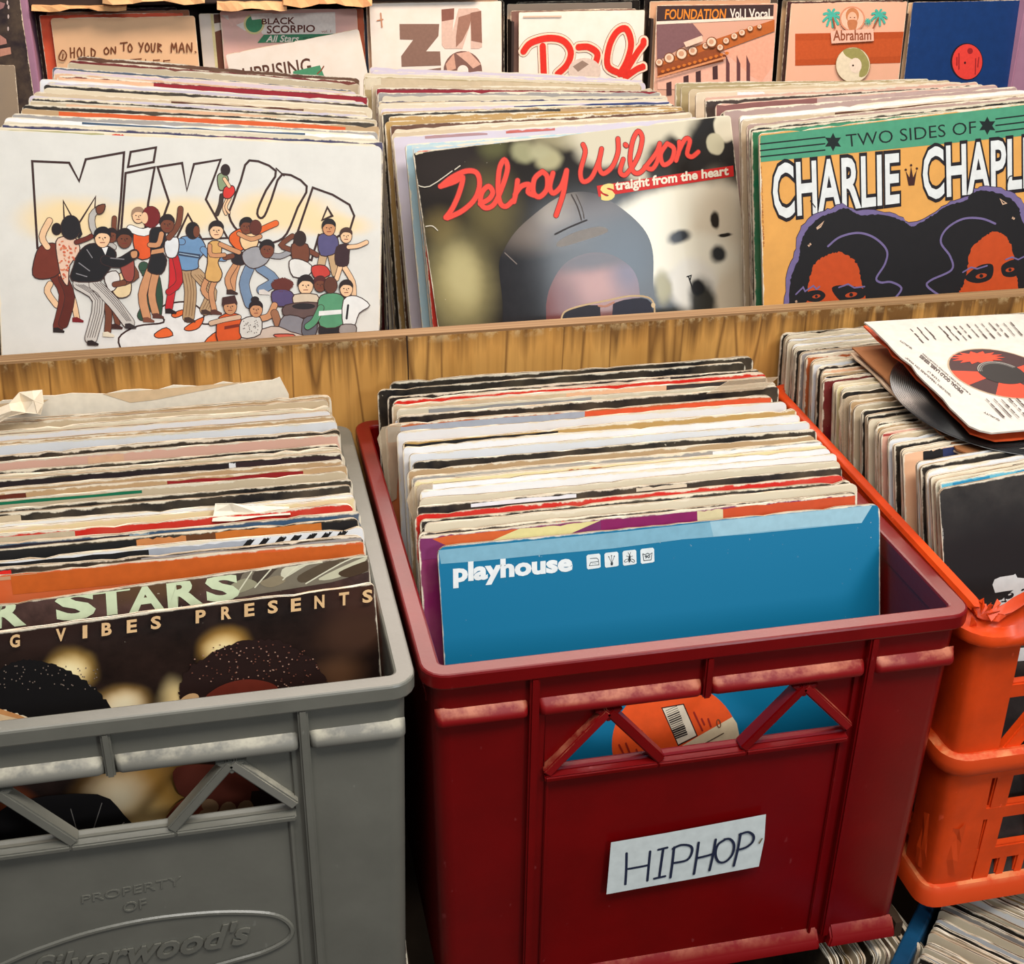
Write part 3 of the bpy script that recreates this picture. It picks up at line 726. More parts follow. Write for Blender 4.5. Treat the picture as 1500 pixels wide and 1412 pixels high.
# torn corner of a clear bag standing up at the right of the stack
q = [onz(u, v, .034) for u, v in ((1035, 577), (1058, 565), (1104, 553), (1122, 552), (1120, 572), (1060, 583))]
mb = MB(); mb.prism([(p.x, .034+(0 if i in (0, 5, 4) else .010)) for i, p in enumerate(q)], 0, .0006, BAG); o = mb.build('plastic_bag_scrap'); o.location = (0, q[0].y, 0)
tag(o, 'torn scrap of clear plastic bag sticking up at the right back of the red crate', 'plastic bag')

# --- grey crate -----------------------------------------------------
random.seed(8)
pcv = Cover((-.3345, .0530, .0250), .118, -.016, .030)
def topfit(cv, pt):
    """slide a sleeve along its own depth until its top edge meets a pixel"""
    return cv
TP = zoomT(0, 800, 1477/640)
pm = cover_mat('dark_portrait_card', (34, 22, 18), [(1230, 180, 120, 90, (66, 40, 30), .8), (1200, 300, 120, 60, (70, 46, 34), .6), (150, 300, 160, 60, (46, 28, 22), .7), (760, 345, 62, 50, (226, 170, 80), .85), (755, 350, 44, 34, (252, 230, 170), .9),
    (240, 420, 62, 52, (224, 176, 90), .85), (235, 425, 46, 38, (252, 234, 180), .9), (415, 545, 70, 50, (226, 176, 100), .85), (415, 545, 56, 38, (252, 236, 196), .8), (40, 600, 150, 80, (240, 196, 130), .5), (30, 590, 90, 60, (252, 236, 200), .5), (595, 530, 40, 60, (244, 214, 150), .9),
    (1150, 430, 70, 50, (90, 60, 40), .8), (480, 890, 150, 130, (206, 150, 70), .9), (400, 850, 80, 60, (246, 222, 180), .9), (500, 930, 60, 60, (240, 200, 130), .9), (60, 900, 60, 60, (150, 70, 30), .7)], .35, .15, pcv, TP, .25, .5)
pres = put_sleeve(pcv, (40, 26, 22), 'dark record sleeve with two dark-haired heads at the front of the grey crate', None, mat=pm, seed=72)
A = Art(pcv, TP)
HB = (16, 13, 13)
r = random.Random(4)
def fuzz(pts, amp, seed=1):
    rr = random.Random(seed); return [(p[0]+rr.uniform(-amp, amp), p[1]+rr.uniform(-amp, amp)) for p in smooth_pts(pts, 9, True)]
A.poly(fuzz([(-60, 470), (10, 410), (90, 385), (170, 395), (250, 430), (320, 480), (372, 540), (385, 600), (350, 640), (180, 640), (120, 590), (40, 560), (-60, 540)], 5, 1), HB)
A.poly([(-60, 550), (40, 562), (110, 592), (160, 620), (100, 700), (-60, 700)], (214, 150, 92), smooth=4); A.poly([(-60, 570), (30, 575), (90, 605), (60, 690), (-60, 690)], (240, 206, 160), smooth=4)
for i in range(60): A.poly(ell(r.uniform(0, 330), r.uniform(392, 470)+r.uniform(0, 20), 2.5, 2.5, 6), (120, 104, 92))
A.poly(fuzz([(605, 500), (618, 440), (680, 380), (760, 335), (860, 314), (960, 324), (1040, 370), (1092, 430), (1098, 475), (1000, 520), (700, 560), (640, 540)], 5, 2), (38, 20, 16))
for i in range(150):
    a = r.uniform(0, 6.28); d = r.random()**.5; x, y = 860+220*d*math.cos(a), 400+82*d*math.sin(a); A.poly(ell(x, y, 3, 2.4, 6), r.choice(((116, 70, 54), (90, 50, 40), (168, 128, 108))))
A.poly([(690, 520), (720, 480), (780, 452), (850, 443), (920, 458), (950, 490), (960, 530), (940, 620), (720, 620)], (106, 38, 24), smooth=4); A.poly([(605, 520), (640, 492), (672, 500), (660, 560), (620, 570)], (214, 170, 120), smooth=4)
A.poly([(-60, 1080), (-40, 930), (80, 850), (330, 830), (420, 900), (480, 980), (500, 1080)], (24, 20, 20), smooth=3)
for s in ([(345, 860), (300, 1000)], [(420, 925), (350, 1000)], [(240, 880), (260, 950)], [(460, 960), (440, 990)]): A.stroke(s, 3, (150, 140, 130))
A.poly([(595, 740), (760, 735), (850, 790), (930, 880), (980, 920), (800, 960), (520, 985), (600, 870), (640, 850), (600, 820)], (96, 40, 26), smooth=4); A.poly([(600, 860), (680, 840), (720, 900), (600, 980), (530, 970)], (122, 52, 30), smooth=4)
for q in ((700, 905), (660, 935), (770, 890), (830, 885), (710, 870), (640, 960)): A.poly(ell(*q, 30, 24 if q[0] < 750 else 36, 12, .3), (150, 112, 78))
A.poly([(850, 820), (1040, 850), (1040, 980), (900, 930)], (40, 16, 14), smooth=3)
LT = (226, 184, 132)
for ch, x, y in (('G', 52, 313), ('V', 207, 292), ('I', 288, 282), ('B', 361, 273), ('E', 446, 263), ('S', 527, 251), ('P', 678, 230), ('R', 764, 218), ('E', 842, 208), ('S', 921, 198), ('E', 999, 191), ('N', 1078, 181), ('T', 1161, 171), ('S', 1240, 162)):
    h = 22; wd = 17 if ch != 'I' else 8; s = .13*wd
    A.text(ch, [(x-wd, y-h+s), (x+wd, y-h-s), (x+wd, y+h-s), (x-wd, y+h+s)], LT, .035)
A.done(pres)
scv = Cover((-.3345, .0800, .0270), .225, -.022, .034)
TS = zoomT(0, 500, 1500/560)
smat = cover_mat('brown_star_card', (74, 52, 46), [(600, 960, 200, 60, (92, 66, 44), .6), (150, 960, 160, 50, (64, 40, 40), .7)], .4, .1, scv, TS, .3, .8)
stars = put_sleeve(scv, (80, 60, 50), 'brown record sleeve with big pale green block lettering behind the two-heads sleeve', None, mat=smat, seed=73)
A = Art(scv, TS)
A.poly([(890, 880), (1060, 850), (1280, 822), (1455, 806), (1470, 900), (1300, 945), (900, 1010)], (120, 110, 92))
for i, (p, c) in enumerate((([(905, 885), (960, 872), (930, 960), (895, 985)], (66, 54, 44)), ([(1010, 870), (1100, 850), (1060, 920), (990, 960)], (72, 60, 48)), ([(1120, 880), (1250, 835), (1300, 830), (1200, 880), (1110, 930)], (206, 200, 172)), ([(1170, 920), (1290, 860), (1330, 870), (1200, 945)], (84, 70, 52)),
                         ([(1250, 930), (1420, 850), (1450, 850), (1330, 925)], (196, 190, 160)), ([(1330, 905), (1450, 858), (1460, 890), (1370, 925)], (70, 52, 34)), ([(1310, 830), (1440, 812), (1400, 845), (1330, 865)], (92, 78, 56)), ([(900, 960), (960, 930), (1010, 950), (960, 980), (900, 990)], (150, 144, 116)), ([(1020, 945), (1090, 918), (1120, 940), (1060, 965)], (138, 124, 98)))):
    A.poly(p, c, smooth=4)
for s in ([(940, 975), (985, 880)], [(1000, 965), (1060, 865)], [(1110, 935), (1170, 880), (1260, 835)], [(1200, 950), (1320, 880), (1440, 820)]): A.stroke(s, 6, (214, 208, 180), smooth=4)
G = (206, 216, 176)
A.text('S', [(212, 985), (372, 968), (378, 1082), (222, 1102)], G, .045); A.text('T', [(360, 968), (508, 950), (514, 1062), (368, 1082)], G, .045); A.text('A', [(500, 960), (634, 936), (646, 1050), (506, 1066)], G, .045)
A.text('R', [(650, 936), (786, 918), (796, 1028), (660, 1048)], G, .045); A.text('S', [(802, 916), (934, 908), (944, 1010), (812, 1028)], G, .045); A.text('R', [(-40, 1012), (96, 994), (104, 1112), (-32, 1130)], G, .045)
A.done(stars)
greyrows = [(800, 'orange', dict(cn='burnt orange', seg=[(0, .35, (196, 150, 112), .004), (.3, 1., (198, 92, 30))])), (792, 'black', dict(seg=[(0, .06, 'cream'), (.08, .2, 'yellow', .009), (.22, .3, (214, 40, 30), .009), (.55, 1., 'grey', .006)])),
    (780, 'white', dict(cn='black and white zebra striped', seg=[(0, .12, 'rust'), (.12, .56, (30, 28, 28)), (.56, .76, (168, 170, 176))]+[(.76+i*.032, .775+i*.032, 'black', .014, -.012) for i in range(7)])),
    (765, 'black', dict(cn='black and amber', seg=[(0, .1, (190, 110, 44)), (.1, .54, (26, 26, 26)), (.54, .64, (196, 128, 74)), (.64, .7, (96, 58, 30)), (.7, .92, (190, 108, 40)), (.92, 1., 'black')])),
    (757, 'slate', dict(seg=[(0, .52, (40, 34, 42)), (.52, .56, (140, 160, 172)), (.56, .95, (58, 84, 110))])), (744, 'red', dict(seg=[(0, .42, 'beige')])), (735, 'yellow', {}), (729, 'white', {}), (716, 'black', dict(cn='glossy black', seg=[(0, .3, 'beige')])),
    (708, 'black', {}), (695, 'beige', dict(seg=[(.0, .55, 'green', .0035)])), (686, 'tan', dict(seg=[(0, .3, (96, 40, 26), .005), (.6, .9, (140, 28, 30), .005)])), (678, 'tan', {}), (667, 'black', dict(cn='brown-black', seg=[(.0, .74, (40, 32, 34)), (.74, .755, 'white'), (.755, 1., (52, 36, 38))])),
    (661, 'beige', {}), (655, 'black', {}), (640, 'pink', dict(seg=[(.42, .5, 'peach')])), (633, 'black', {}), (620, 'white', {}), (613, 'tan', {}), (604, 'white', {}), (598, 'cream', {}), (588, 'beige', {}), (583, 'tan', {}), (549, 'cream', dict(dx=.0045)), ]
gpose = crate_pose(444, -.3325, -.3335, .085, .345, .235, .03, jit=(-.004, .0005))
run_stack(greyrows, gpose, 'the block-letter sleeve in the grey crate', 'records filed in the grey crate', fills=.3)
# torn white paper inner sleeve standing near the back
cv = gpose(572, dict(dx=-.02)); cv = Cover((cv.m @ Vector((0, 0, SS))) + Vector((0, -.002, .014)), .05)
tmp = []; rr = random.Random(9)
pts = [(0, .08), (.30, .08), (.302, .30), (.296, .315)]+[(.29-.28*i/22, .3135+rr.uniform(-.0022, .0016)-.006*(i > 16)) for i in range(23)]+[(0, .30)]
mb = MB(); mb.prism(pts, 0, .0012, ink((222, 212, 192), .8)); o = mb.build('paper_sleeve', mw=cv.m); tag(o, 'torn cream paper inner sleeve standing at the back of the grey crate', 'record sleeve')
mb = MB()
for (a, b, c, d) in (((.02, .3085), (.12, .3105), (.1, .300), (.03, .2985)), ((.16, .312), (.27, .3135), (.2, .304), (.18, .303)), ((.262, .278), (.285, .288), (.286, .272), (.262, .270)), ((.21, .291), (.232, .2925), (.232, .290), (.21, .2885))):
    mb.add([(q[0], -.0004, q[1]) for q in (a, b, c, d)], [(0, 1, 2, 3)], ink((206, 178, 140), .8))
mb.build('paper_tear', o)['label'] = 'tan torn flaps of the paper sleeve'
# crumpled paper at the far left back
def crumple(name, px, z0, cols, label, seed, th=.0006):
    rr = random.Random(seed); vs = []; 
    n, m = len(px), len(px[0])
    for row in px:
        for (u, v, y) in row: p = ony(u, v, y); vs.append((p.x+rr.uniform(-.001, .001), p.y+rr.uniform(-.003, .003), p.z))
    mb = MB(); k = len(vs); fs = [(i*m+j, i*m+j+1, (i+1)*m+j+1, (i+1)*m+j) for i in range(n-1) for j in range(m-1)]
    mb.add(vs+[(x, y+th, z) for x, y, z in vs], fs+[tuple(k+q for q in reversed(f)) for f in fs], ink(cols, .8))
    o = mb.build(name); return tag(o, label, 'paper')
crumple('crumpled_paper', [[(-40, 612, .34), (14, 590, .335), (30, 574, .345), (45, 574, .34), (61, 570, .345)], [(-40, 622, .332), (18, 600, .325), (32, 590, .34), (48, 588, .33), (63, 590, .34)], [(-40, 645, .328), (12, 612, .322), (36, 603, .332), (54, 607, .326), (60, 606, .335)]],
        0, (220, 204, 178), 'crumpled cream paper poking up at the left back of the grey crate', 4)
_c = gpose(736, dict(dx=0)); yt = (_c.m @ Vector((0, 0, SS))).y
crumple('torn_paper', [[(314, 740, yt-.002), (340, 736, yt-.002), (372, 742, yt-.002), (424, 744, yt-.002)], [(314, 752, yt-.006), (345, 752, yt-.006), (380, 752, yt-.006), (424, 748, yt-.006)], [(312, 764, yt-.010), (340, 762, yt-.010), (380, 758, yt-.010), (424, 753, yt-.009)]],
        0, (216, 206, 186), 'torn white paper sticking out above a red sleeve in the grey crate', 6)

# --- orange crate ---------------------------------------------------
random.seed(21)
_z = -.2645+SS*math.cos(.27); _p = onz(1362, 718, _z); _p.x = .3752; ocv = Cover(_p, .27, -.09, .0)
om = cover_mat('worn_black_card', (46, 42, 38), [(1150, 1150, 500, 220, (22, 20, 20), .7)], .5, .05, ocv, zoomT(1080, 440, 1289/420), .3, .7)
oblk = put_sleeve(ocv, (40, 36, 34), 'worn black record sleeve with a white shape at the front of the orange crate', None, mat=om, seed=74)
A = Art(ocv, zoomT(1230, 780, 1412/270))
A.poly([(1170, 400), (1185, 360), (1230, 340), (1330, 325), (1345, 315), (1360, 345), (1420, 350), (1700, 330), (1700, 700), (1180, 700), (1200, 560), (1215, 520), (1240, 515), (1330, 440), (1260, 450), (1190, 462)], (206, 206, 202))
A.poly(ell(1298, 485, 38, 22, 14, -.4), (30, 28, 28)); A.poly(ell(1302, 474, 14, 6, 10, -.4), (200, 198, 192)); A.stroke([(1262, 470), (1268, 530)], 10, (30, 28, 28)); A.stroke([(1240, 530), (1275, 525)], 10, (30, 28, 28)); A.poly(ell(1402, 438, 16, 7, 10, -.5), (30, 28, 28))
A.poly([(1150, 900), (1700, 860), (1700, 960), (1160, 1000)], (200, 200, 196))
A.T = zoomT(1080, 440, 1289/420)
for k in range(3): A.stroke(ell(890, 1038+k*17, 6, 7, 10), 3, (190, 186, 178), closed=True)
A.done(oblk)
orrows = [(714, 'teal', dict(seg=[(.03+.155*i, .12+.155*i, (40, 132, 170), .011, 0) for i in range(6)])), (709, 'cream', {}), (703, 'cream', dict(seg=[(.2, 1., 'black', .003)])), (692, 'white', {}), (684, 'black', {}), (677, 'white', {}),
    (661, 'peach', dict(seg=[(.1, .38, (40, 48, 86), .009), (.05, .1, 'black'), (.5, .6, 'dark', .006)])), (656, 'cream', dict(seg=[(.12, .14, 'black'), (.2, .3, 'black', .004), (.33, .35, 'black'), (.42, .44, 'black')])), (647, 'black', {}), (638, 'white', {}), (633, 'beige', {}), (627, 'pink', dict(seg=[(0, 1, (168, 60, 56), .003)])),
    (622, 'beige', {}), (617, 'tan', {}), (611, 'black', {}), (606, 'cream', {}), (600, 'black', {}), (592, 'black', {}), (583, 'beige', {}), (576, 'tan', {}), (569, 'beige', dict(bag=.8)), (562, 'black', {}), (557, 'cream', {}), (552, 'yellow', {}), (547, 'cream', {}), (542, 'maroon', dict(dx=-.004)), (537, 'black', dict(seg=[(0, .3, 'white')])),
    (533, 'tan', {}), (527, 'peach', {}), (522, 'black', {}), (517, 'white', {}), (512, 'beige', {}), (507, 'rust', {}), (501, 'grey', {}), (497, 'black', {}), (492, 'cream', {}), (488, 'white', {}), (484, 'cream', {}), (480, 'white', {}), (476, 'cream', {}), (472, 'black', {})]
run_stack(orrows, crate_pose(1340, .3758, .3745, _p.y+.004, .350, .265, .08, roll=(-.08, -.02), floor=-.2645, jit=(-.0015, .004)), 'the worn black sleeve in the orange crate', 'records filed in the orange crate', fills=.1)

# seven-inch singles lying on the filed records
PAPW = ink((200, 192, 180), .7)
def single(name, corner, ux, uy, S, m, label, bend=.0, tear=None, hole=0., th=.0014, seed=0):
    """paper sleeve lying on its side; corner is its left back one"""
    ex = Vector(ux).normalized(); ey = (Vector(uy)-ex*Vector(uy).dot(ex)).normalized(); ez = ex.cross(ey)
    if ez.z < 0: ez = -ez
    mb = MB(); r = random.Random(seed); n = 14
    def P(a, b, k):
        h = bend*(math.sin(a*3.1)*.4+math.sin(b*2.6+.5)*.6)
        return (a*S, b*S, h+k)
    grid = [[(i/n, j/n) for i in range(n+1)] for j in range(n+1)]
    for j in range(n+1):
        for i in range(n+1):
            a, b = grid[j][i]
            if tear:
                if i == 0: a += abs(r.gauss(0, .007))
                if j == n: b -= abs(r.gauss(0, .006))
                if i == 0 and j == n: a += .03; b -= .03
            grid[j][i] = (a, b)
    vs = [P(*grid[j][i], th) for j in range(n+1) for i in range(n+1)]+[P(*grid[j][i], 0) for j in range(n+1) for i in range(n+1)]
    k = (n+1)**2; fs = []
    for j in range(n):
        for i in range(n):
            q = (j*(n+1)+i, j*(n+1)+i+1, (j+1)*(n+1)+i+1, (j+1)*(n+1)+i); fs += [q, tuple(k+x for x in reversed(q))]
    bd = [i for i in range(n+1)]+[(j+1)*(n+1)-1 for j in range(1, n+1)]+[n*(n+1)+i for i in range(n-1, -1, -1)]+[j*(n+1) for j in range(n-1, 0, -1)]
    fs += [(bd[i], bd[(i+1) % len(bd)], k+bd[(i+1) % len(bd)], k+bd[i]) for i in range(len(bd))]
    mb.add(vs, fs, m)
    M4 = Matrix(((ex.x, ey.x, ez.x, corner[0]), (ex.y, ey.y, ez.y, corner[1]), (ex.z, ey.z, ez.z, corner[2]), (0, 0, 0, 1)))
    o = mb.build(name, smooth=True, mw=M4); tag(o, label, 'record'); return o, (lambda a, b, k: P(a/S, b/S, th+k)), M4
PA = onz(1265, 475, .0790); PB = onz(1428, 640, .0600)
uy = PB-PA; ux = Vector((1, .02, -.03)); SL = uy.length
wsl, WP, WM = single('single_sleeve', PA, ux, uy, SL, PAPW, 'white printed paper single sleeve with round window on top of the orange crate', .0025, True, seed=3)
winv = WM.inverted()
def wl(u, v):
    d = winv.to_3x3() @ ray(u, v); c = winv @ CPOS; p = c+d*((.003-c.z)/d.z); return (p.x, p.y)
class Flat(Art):
    def __init__(s, T): s.T = T; s.mb = MB(); s.k = 0; s.lt = MB(); s.kz = .0002; s.step = -.00002
    def L(s, p): return wl(*s.T(p))
    def _c(s, p): return (min(p[0], SL*.998), min(max(p[1], .001), SL*.998))
    def y(s): s.k += 1; return s.kz+.00002*s.k
    def done2(s, mb, nm, par):
        mb.v = [WP(x, z, y) for (x, y, z) in mb.v]; return mb.build(nm, par)
A = Flat(zoomT(1230, 440, 1500/270))
lc = wl(*zoomT(1230, 440, 1500/270)((1312, 596)))
def circ(r, n=48): return [(lc[0]+r*math.cos(2*math.pi*i/n), lc[1]+r*math.sin(2*math.pi*i/n)) for i in range(n)]
def disc(mb, r0, r1, a0, a1, z, m, n=40):
    vs = []; 
    for i in range(n+1):
        a = lerp(a0, a1, i/n); vs += [(lc[0]+r0*math.cos(a), z, lc[1]+r0*math.sin(a)), (lc[0]+r1*math.cos(a), z, lc[1]+r1*math.sin(a))]
    mb.add(vs, [(2*i, 2*i+1, 2*i+3, 2*i+2) for i in range(n)], m)
mb = MB(); T2 = 2*math.pi
disc(mb, .0, .0405, 0, T2, .0002, ink((176, 150, 120))); disc(mb, .0, .0392, 0, T2, .00022, ink((56, 26, 28)))
for a0, a1 in ((-.35, .2), (1.25, 2.2), (2.75, 3.35)): disc(mb, .018, .0392, a0, a1, .00026, ink((226, 60, 30)), 12)
sp = []
for i in range(36): a = math.pi*1.5+(i-18)/36*2.6; rr = .038 if i % 2 else .029; sp.append((lc[0]+rr*math.cos(a)*.8, lc[1]-.0+rr*math.sin(a)*1.))
sp2 = []
for i in range(28): a = T2*i/28; k = 1.25 if i % 2 else .8; sp2.append((lc[0]-.006+.019*k*math.cos(a), lc[1]-.0255+.0085*k*math.sin(a)))
mb.add([(p[0], .00030, p[1]) for p in sp2], [tuple(t) for t in tessellate_polygon([[Vector((p[0], p[1], 0)) for p in sp2]])], ink((228, 62, 30)))
disc(mb, 0, .0185, 0, T2, .00034, ink((22, 20, 20)))
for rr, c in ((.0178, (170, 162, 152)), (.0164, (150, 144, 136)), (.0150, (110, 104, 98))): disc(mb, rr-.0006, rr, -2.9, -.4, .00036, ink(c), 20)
lab = A.done2(mb, 'record_label', wsl); lab['label'] = 'dark maroon and red record label seen through the round window'
A.text('VOLT', [(1215, 492), (1060, 446), (1050, 484), (1205, 500)], (60, 26, 28), .03)
R2 = (70, 52, 48)
def tl(st, a, b, h, bold=.02):
    """a line of print running from pixel a to b, upside down to the viewer as on the sleeve"""
    dx, dy = b[0]-a[0], b[1]-a[1]; l = math.hypot(dx, dy); nx, ny = -dy/l*h, dx/l*h
    A.text(st, [a, b, (b[0]-nx, b[1]-ny), (a[0]-nx, a[1]-ny)], R2, bold)
tl('"GOLDEN TREASURES ON WAX"', (905, 782), (530, 468), -14); tl('12 R.P.M. L.P.', (808, 664), (708, 578), -14)
A.lt, keep = MB(), A.lt; tl('SPECIAL GOLD LABEL SERIES', (994, 762), (645, 462), -26, .04); tl('A MUST FOR EVERY RECORD COLLECTION', (1062, 772), (672, 442), -10)
for m2 in (keep,): A.lt.add(m2.v, m2.f, m2.mats[0])
tl('QUALITY', (584, 402), (486, 330), -14); tl('QUALITY', (1300, 978), (1172, 910), -14)
r = random.Random(12)
for col in range(15):
    x = 575+col*58+r.uniform(-6, 6); y = 232-col*3+r.uniform(-6, 6)
    if 3 <= col <= 3: continue
    for ln in range(3):
        a = (x+ln*34+r.uniform(-4, 4), y+ln*40); l = r.uniform(28, 64); A.stroke([a, (a[0]+l*.62, a[1]+l*.66)], r.choice((4, 5, 7)), R2)
for col in range(7):
    x = 1190+col*62; y = 815+r.uniform(-6, 6)
    for ln in range(4):
        a = (x+ln*38, y+ln*38); l = r.uniform(26, 56); 
        if a[1] < 950: A.stroke([a, (a[0]+l*.66, a[1]+l*.62)], r.choice((4, 6, 8)), R2)
A.mb.add(A.lt.v, A.lt.f, A.lt.mats[0])
A.done2(A.mb, 'lettering', wsl)
ub = Vector((1, .03, -.02))
single('single_sleeve', onz(1262, 480, .0715), ub, onz(1412, 652, .0515)-onz(1262, 480, .0715), (onz(1412, 652, .0515)-onz(1262, 480, .0715)).length, ink((222, 84, 36), .6), 'orange paper single sleeve directly under the white one', .0015, True, seed=5)
# the bare black disc
def vinyl(loc, rot, r0, label, name='vinyl_single'):
    t = NT('black_vinyl'); 
    p = t.obj(); ln = t.n('ShaderNodeVectorMath', operation='LENGTH'); t.l(p, ln.inputs[0])
    wv = t.math('SINE', t.math('MULTIPLY', ln.outputs['Value'], 4200.)); t.fin(lin((16, 15, 15)), .22, .5, bump=wv, bstr=.25, bdist=.0003)
    mb = MB(); n = 64; L = []
    for (rr, z) in ((.019, 0), (r0-.001, 0), (r0, .0006), (r0-.001, .0014), (.0445, .0014), (.044, .0018), (.019, .0018)): L.append([(rr*math.cos(T2*i/n), rr*math.sin(T2*i/n), z) for i in range(n)])
    mb.loops(L+[L[0]], t.m); o = mb.build(name, smooth=True); o.location = loc; o.rotation_euler = rot
    return tag(o, label, 'record')
single('single_sleeve', onz(1247, 512, .0560), ub, onz(1400, 655, .0420)-onz(1247, 512, .0560), .181, ink((150, 96, 56), .7), 'brown paper single sleeve under the bare black disc', .002, True, seed=7)
single('single_sleeve', onz(1243, 520, .0505), ub, onz(1392, 655, .0395)-onz(1243, 520, .0505), .178, ink((214, 186, 156), .7), 'tan paper single sleeve lowest of the pile on the orange crate', .0015, True, seed=9)
tl_ = onz(1330, 588, .060); vinyl((tl_.x+.0855, tl_.y+.006, .0535), (.108, .02, 0), .0875, 'bare black vinyl single between the orange and the brown paper sleeves')

# ------------------------------------------------------------------ records in the bench bins
def keyed_pose(uref, keys, xj=.004):
    """keys: (row, (x, y, z, lean, roll, yaw)); a pose between them whose top edge meets the wanted row"""
    ks = [np.array(k[1], float) for k in keys]; tt = [i/(len(ks)-1) for i in range(len(ks))]
    def at(t):
        i = min(len(ks)-2, max(0, int(t*(len(ks)-1)))); f = t*(len(ks)-1)-i
        return ks[i]+(ks[i+1]-ks[i])*f
    def vof(q):
        c = Cover(q[:3], q[3], q[4], q[5]); a = proj(c.m @ Vector((0, 0, SS))); b = proj(c.m @ Vector((SS, 0, SS)))
        return a[1]+(uref-a[0])/(b[0]-a[0])*(b[1]-a[1])
    def f(v, op):
        lo, hi = -.3, 1.3
        for _ in range(40):
            m = (lo+hi)/2
            if vof(at(m)) > v: lo = m
            else: hi = m
        q = at((lo+hi)/2).copy(); q[0] += op.get('dx', random.uniform(-xj, xj)); q[4] += random.uniform(-.004, .004); q[2] -= op.get('drop', 0)
        return Cover(q[:3], q[3], q[4], q[5])
    return f
MIX = (-.2662, .5124, .2174, .2549, .0786, -.0011)
CHA = (.3783, .4756, .1987, .152, -.0672, .0024)
DEL = (.0878, .5985, .1647, .347, -.075, .0011)
# --- left bin: the white cover with bubble letters
random.seed(31)
mcv = Cover(MIX[:3], *MIX[3:]); TM = zoomT(0, 180, 1500/580)
mm = cover_mat('white_party_card', (214, 210, 200), [(280, 370, 190, 80, (232, 206, 158), .45), (520, 350, 80, 50, (232, 210, 170), .5), (690, 350, 160, 60, (232, 208, 164), .5), (1060, 340, 190, 70, (232, 206, 160), .5), (1260, 385, 130, 40, (232, 206, 160), .5), (760, 800, 500, 80, (220, 216, 210), .6)], .45, .1, mcv, TM, .02, .5)
mix = put_sleeve(mcv, (214, 210, 200), 'white record sleeve with outlined bubble letters above a crowd of dancing cartoon people', None, mat=mm, seed=75)
A = Art(mcv, TM, step=.00001)
OL = (58, 36, 32)
def outl(p, **k): A.stroke(p, k.pop('w', 9), OL, closed=True, **k)
outl([(122, 145), (262, 151), (300, 221), (325, 138), (470, 112), (458, 290), (446, 420), (352, 430), (362, 280), (292, 392), (240, 296), (246, 420), (242, 470), (142, 474)])
outl([(495, 110), (591, 93), (582, 148), (485, 167)])
outl([(476, 190), (586, 168), (562, 300), (548, 420), (458, 420)])
outl([(597, 167), (690, 152), (708, 256), (735, 156), (836, 139), (780, 290), (862, 436), (764, 440), (712, 345), (668, 440), (590, 440), (640, 298)])
outl([(945, 142), (1045, 182), (1008, 255), (976, 330), (982, 358), (1002, 352), (1028, 290), (1070, 194), (1162, 240), (1128, 320), (1086, 420), (1040, 452), (985, 452), (905, 412), (868, 352), (884, 296), (912, 220)], smooth=3)
A.stroke([(1046, 172), (1076, 200)], 6, OL)
outl([(1185, 245), (1260, 272), (1324, 310), (1342, 352), (1326, 404), (1270, 436), (1208, 424), (1180, 520), (1098, 500)], smooth=0)
outl([(1240, 320), (1259, 352), (1220, 368)])
def limb(p, w, c): A.stroke(p, w+5, OL, smooth=3); A.stroke(p, w, c, smooth=3)
def blobp(p, c, w=4): A.poly(p, OL if False else c, smooth=3); A.stroke(p, w, OL, smooth=3, closed=True)
BR, LB, CR = (112, 62, 42), (196, 138, 96), (228, 186, 144)
def head(x, y, r, skin, hair, up=True, back=False):
    A.poly(ell(x, y, r+2.5, r*1.25+2.5), OL); A.poly(ell(x, y, r, r*1.25), hair if back else skin)
    if not back:
        A.poly([(x-r*1.15, y+r*.1), (x-r*1.1, y-r*.9), (x-r*.4, y-r*1.5), (x+r*.5, y-r*1.5), (x+r*1.1, y-r*.8), (x+r*1.05, y-r*.1), (x+r*.6, y-r*.55), (x-r*.5, y-r*.6)], hair, smooth=3)
        for s in (-.4, .35): A.poly(ell(x+s*r, y-r*.05, r*.14, r*.1, 8), OL)
        A.stroke([(x-.3*r, y+.62*r), (x+.3*r, y+.6*r)], 3, (120, 40, 36)); A.stroke([(x, y), (x+.12*r, y+.3*r)], 2.5, OL)
def shoe(x, y, c=(40, 28, 26), d=1): A.poly([(x-14*d, y-8), (x+4*d, y-10), (x+30*d, y+4), (x+28*d, y+11), (x-14*d, y+9)], c)
WH = (224, 222, 216)
# floor shape of the splash
A.poly([(455, 850), (450, 815), (520, 770), (620, 760), (600, 710), (640, 685), (720, 680), (770, 720), (762, 760), (820, 760), (820, 830), (780, 870), (470, 880)], (222, 218, 212), smooth=3); A.stroke([(470, 880), (450, 815), (520, 770), (620, 755), (600, 712), (640, 685), (720, 680), (772, 722), (762, 758), (800, 762)], 7, OL, smooth=4)
blobp([(650, 725), (690, 708), (700, 722), (664, 738)], (222, 96, 40)); blobp([(585, 800), (630, 775), (655, 805), (600, 815)], (222, 96, 40)); blobp([(700, 775), (770, 735), (755, 775), (715, 788)], (222, 96, 40)); blobp([(775, 830), (822, 790), (826, 830)], (222, 96, 40))
# pair dancing between the letters
limb([(840, 275), (835, 310), (822, 345)], 14, (60, 46, 40)); limb([(862, 285), (848, 320), (856, 345)], 9, CR); limb([(872, 285), (856, 318), (868, 340)], 8, CR)
blobp([(824, 200), (850, 190), (866, 215), (852, 250), (830, 252)], (130, 146, 110)); blobp([(850, 245), (882, 238), (890, 262), (870, 286), (846, 280)], (206, 52, 44)); limb([(850, 212), (868, 240)], 12, CR); head(854, 178, 16, BR, (44, 30, 28), back=True)
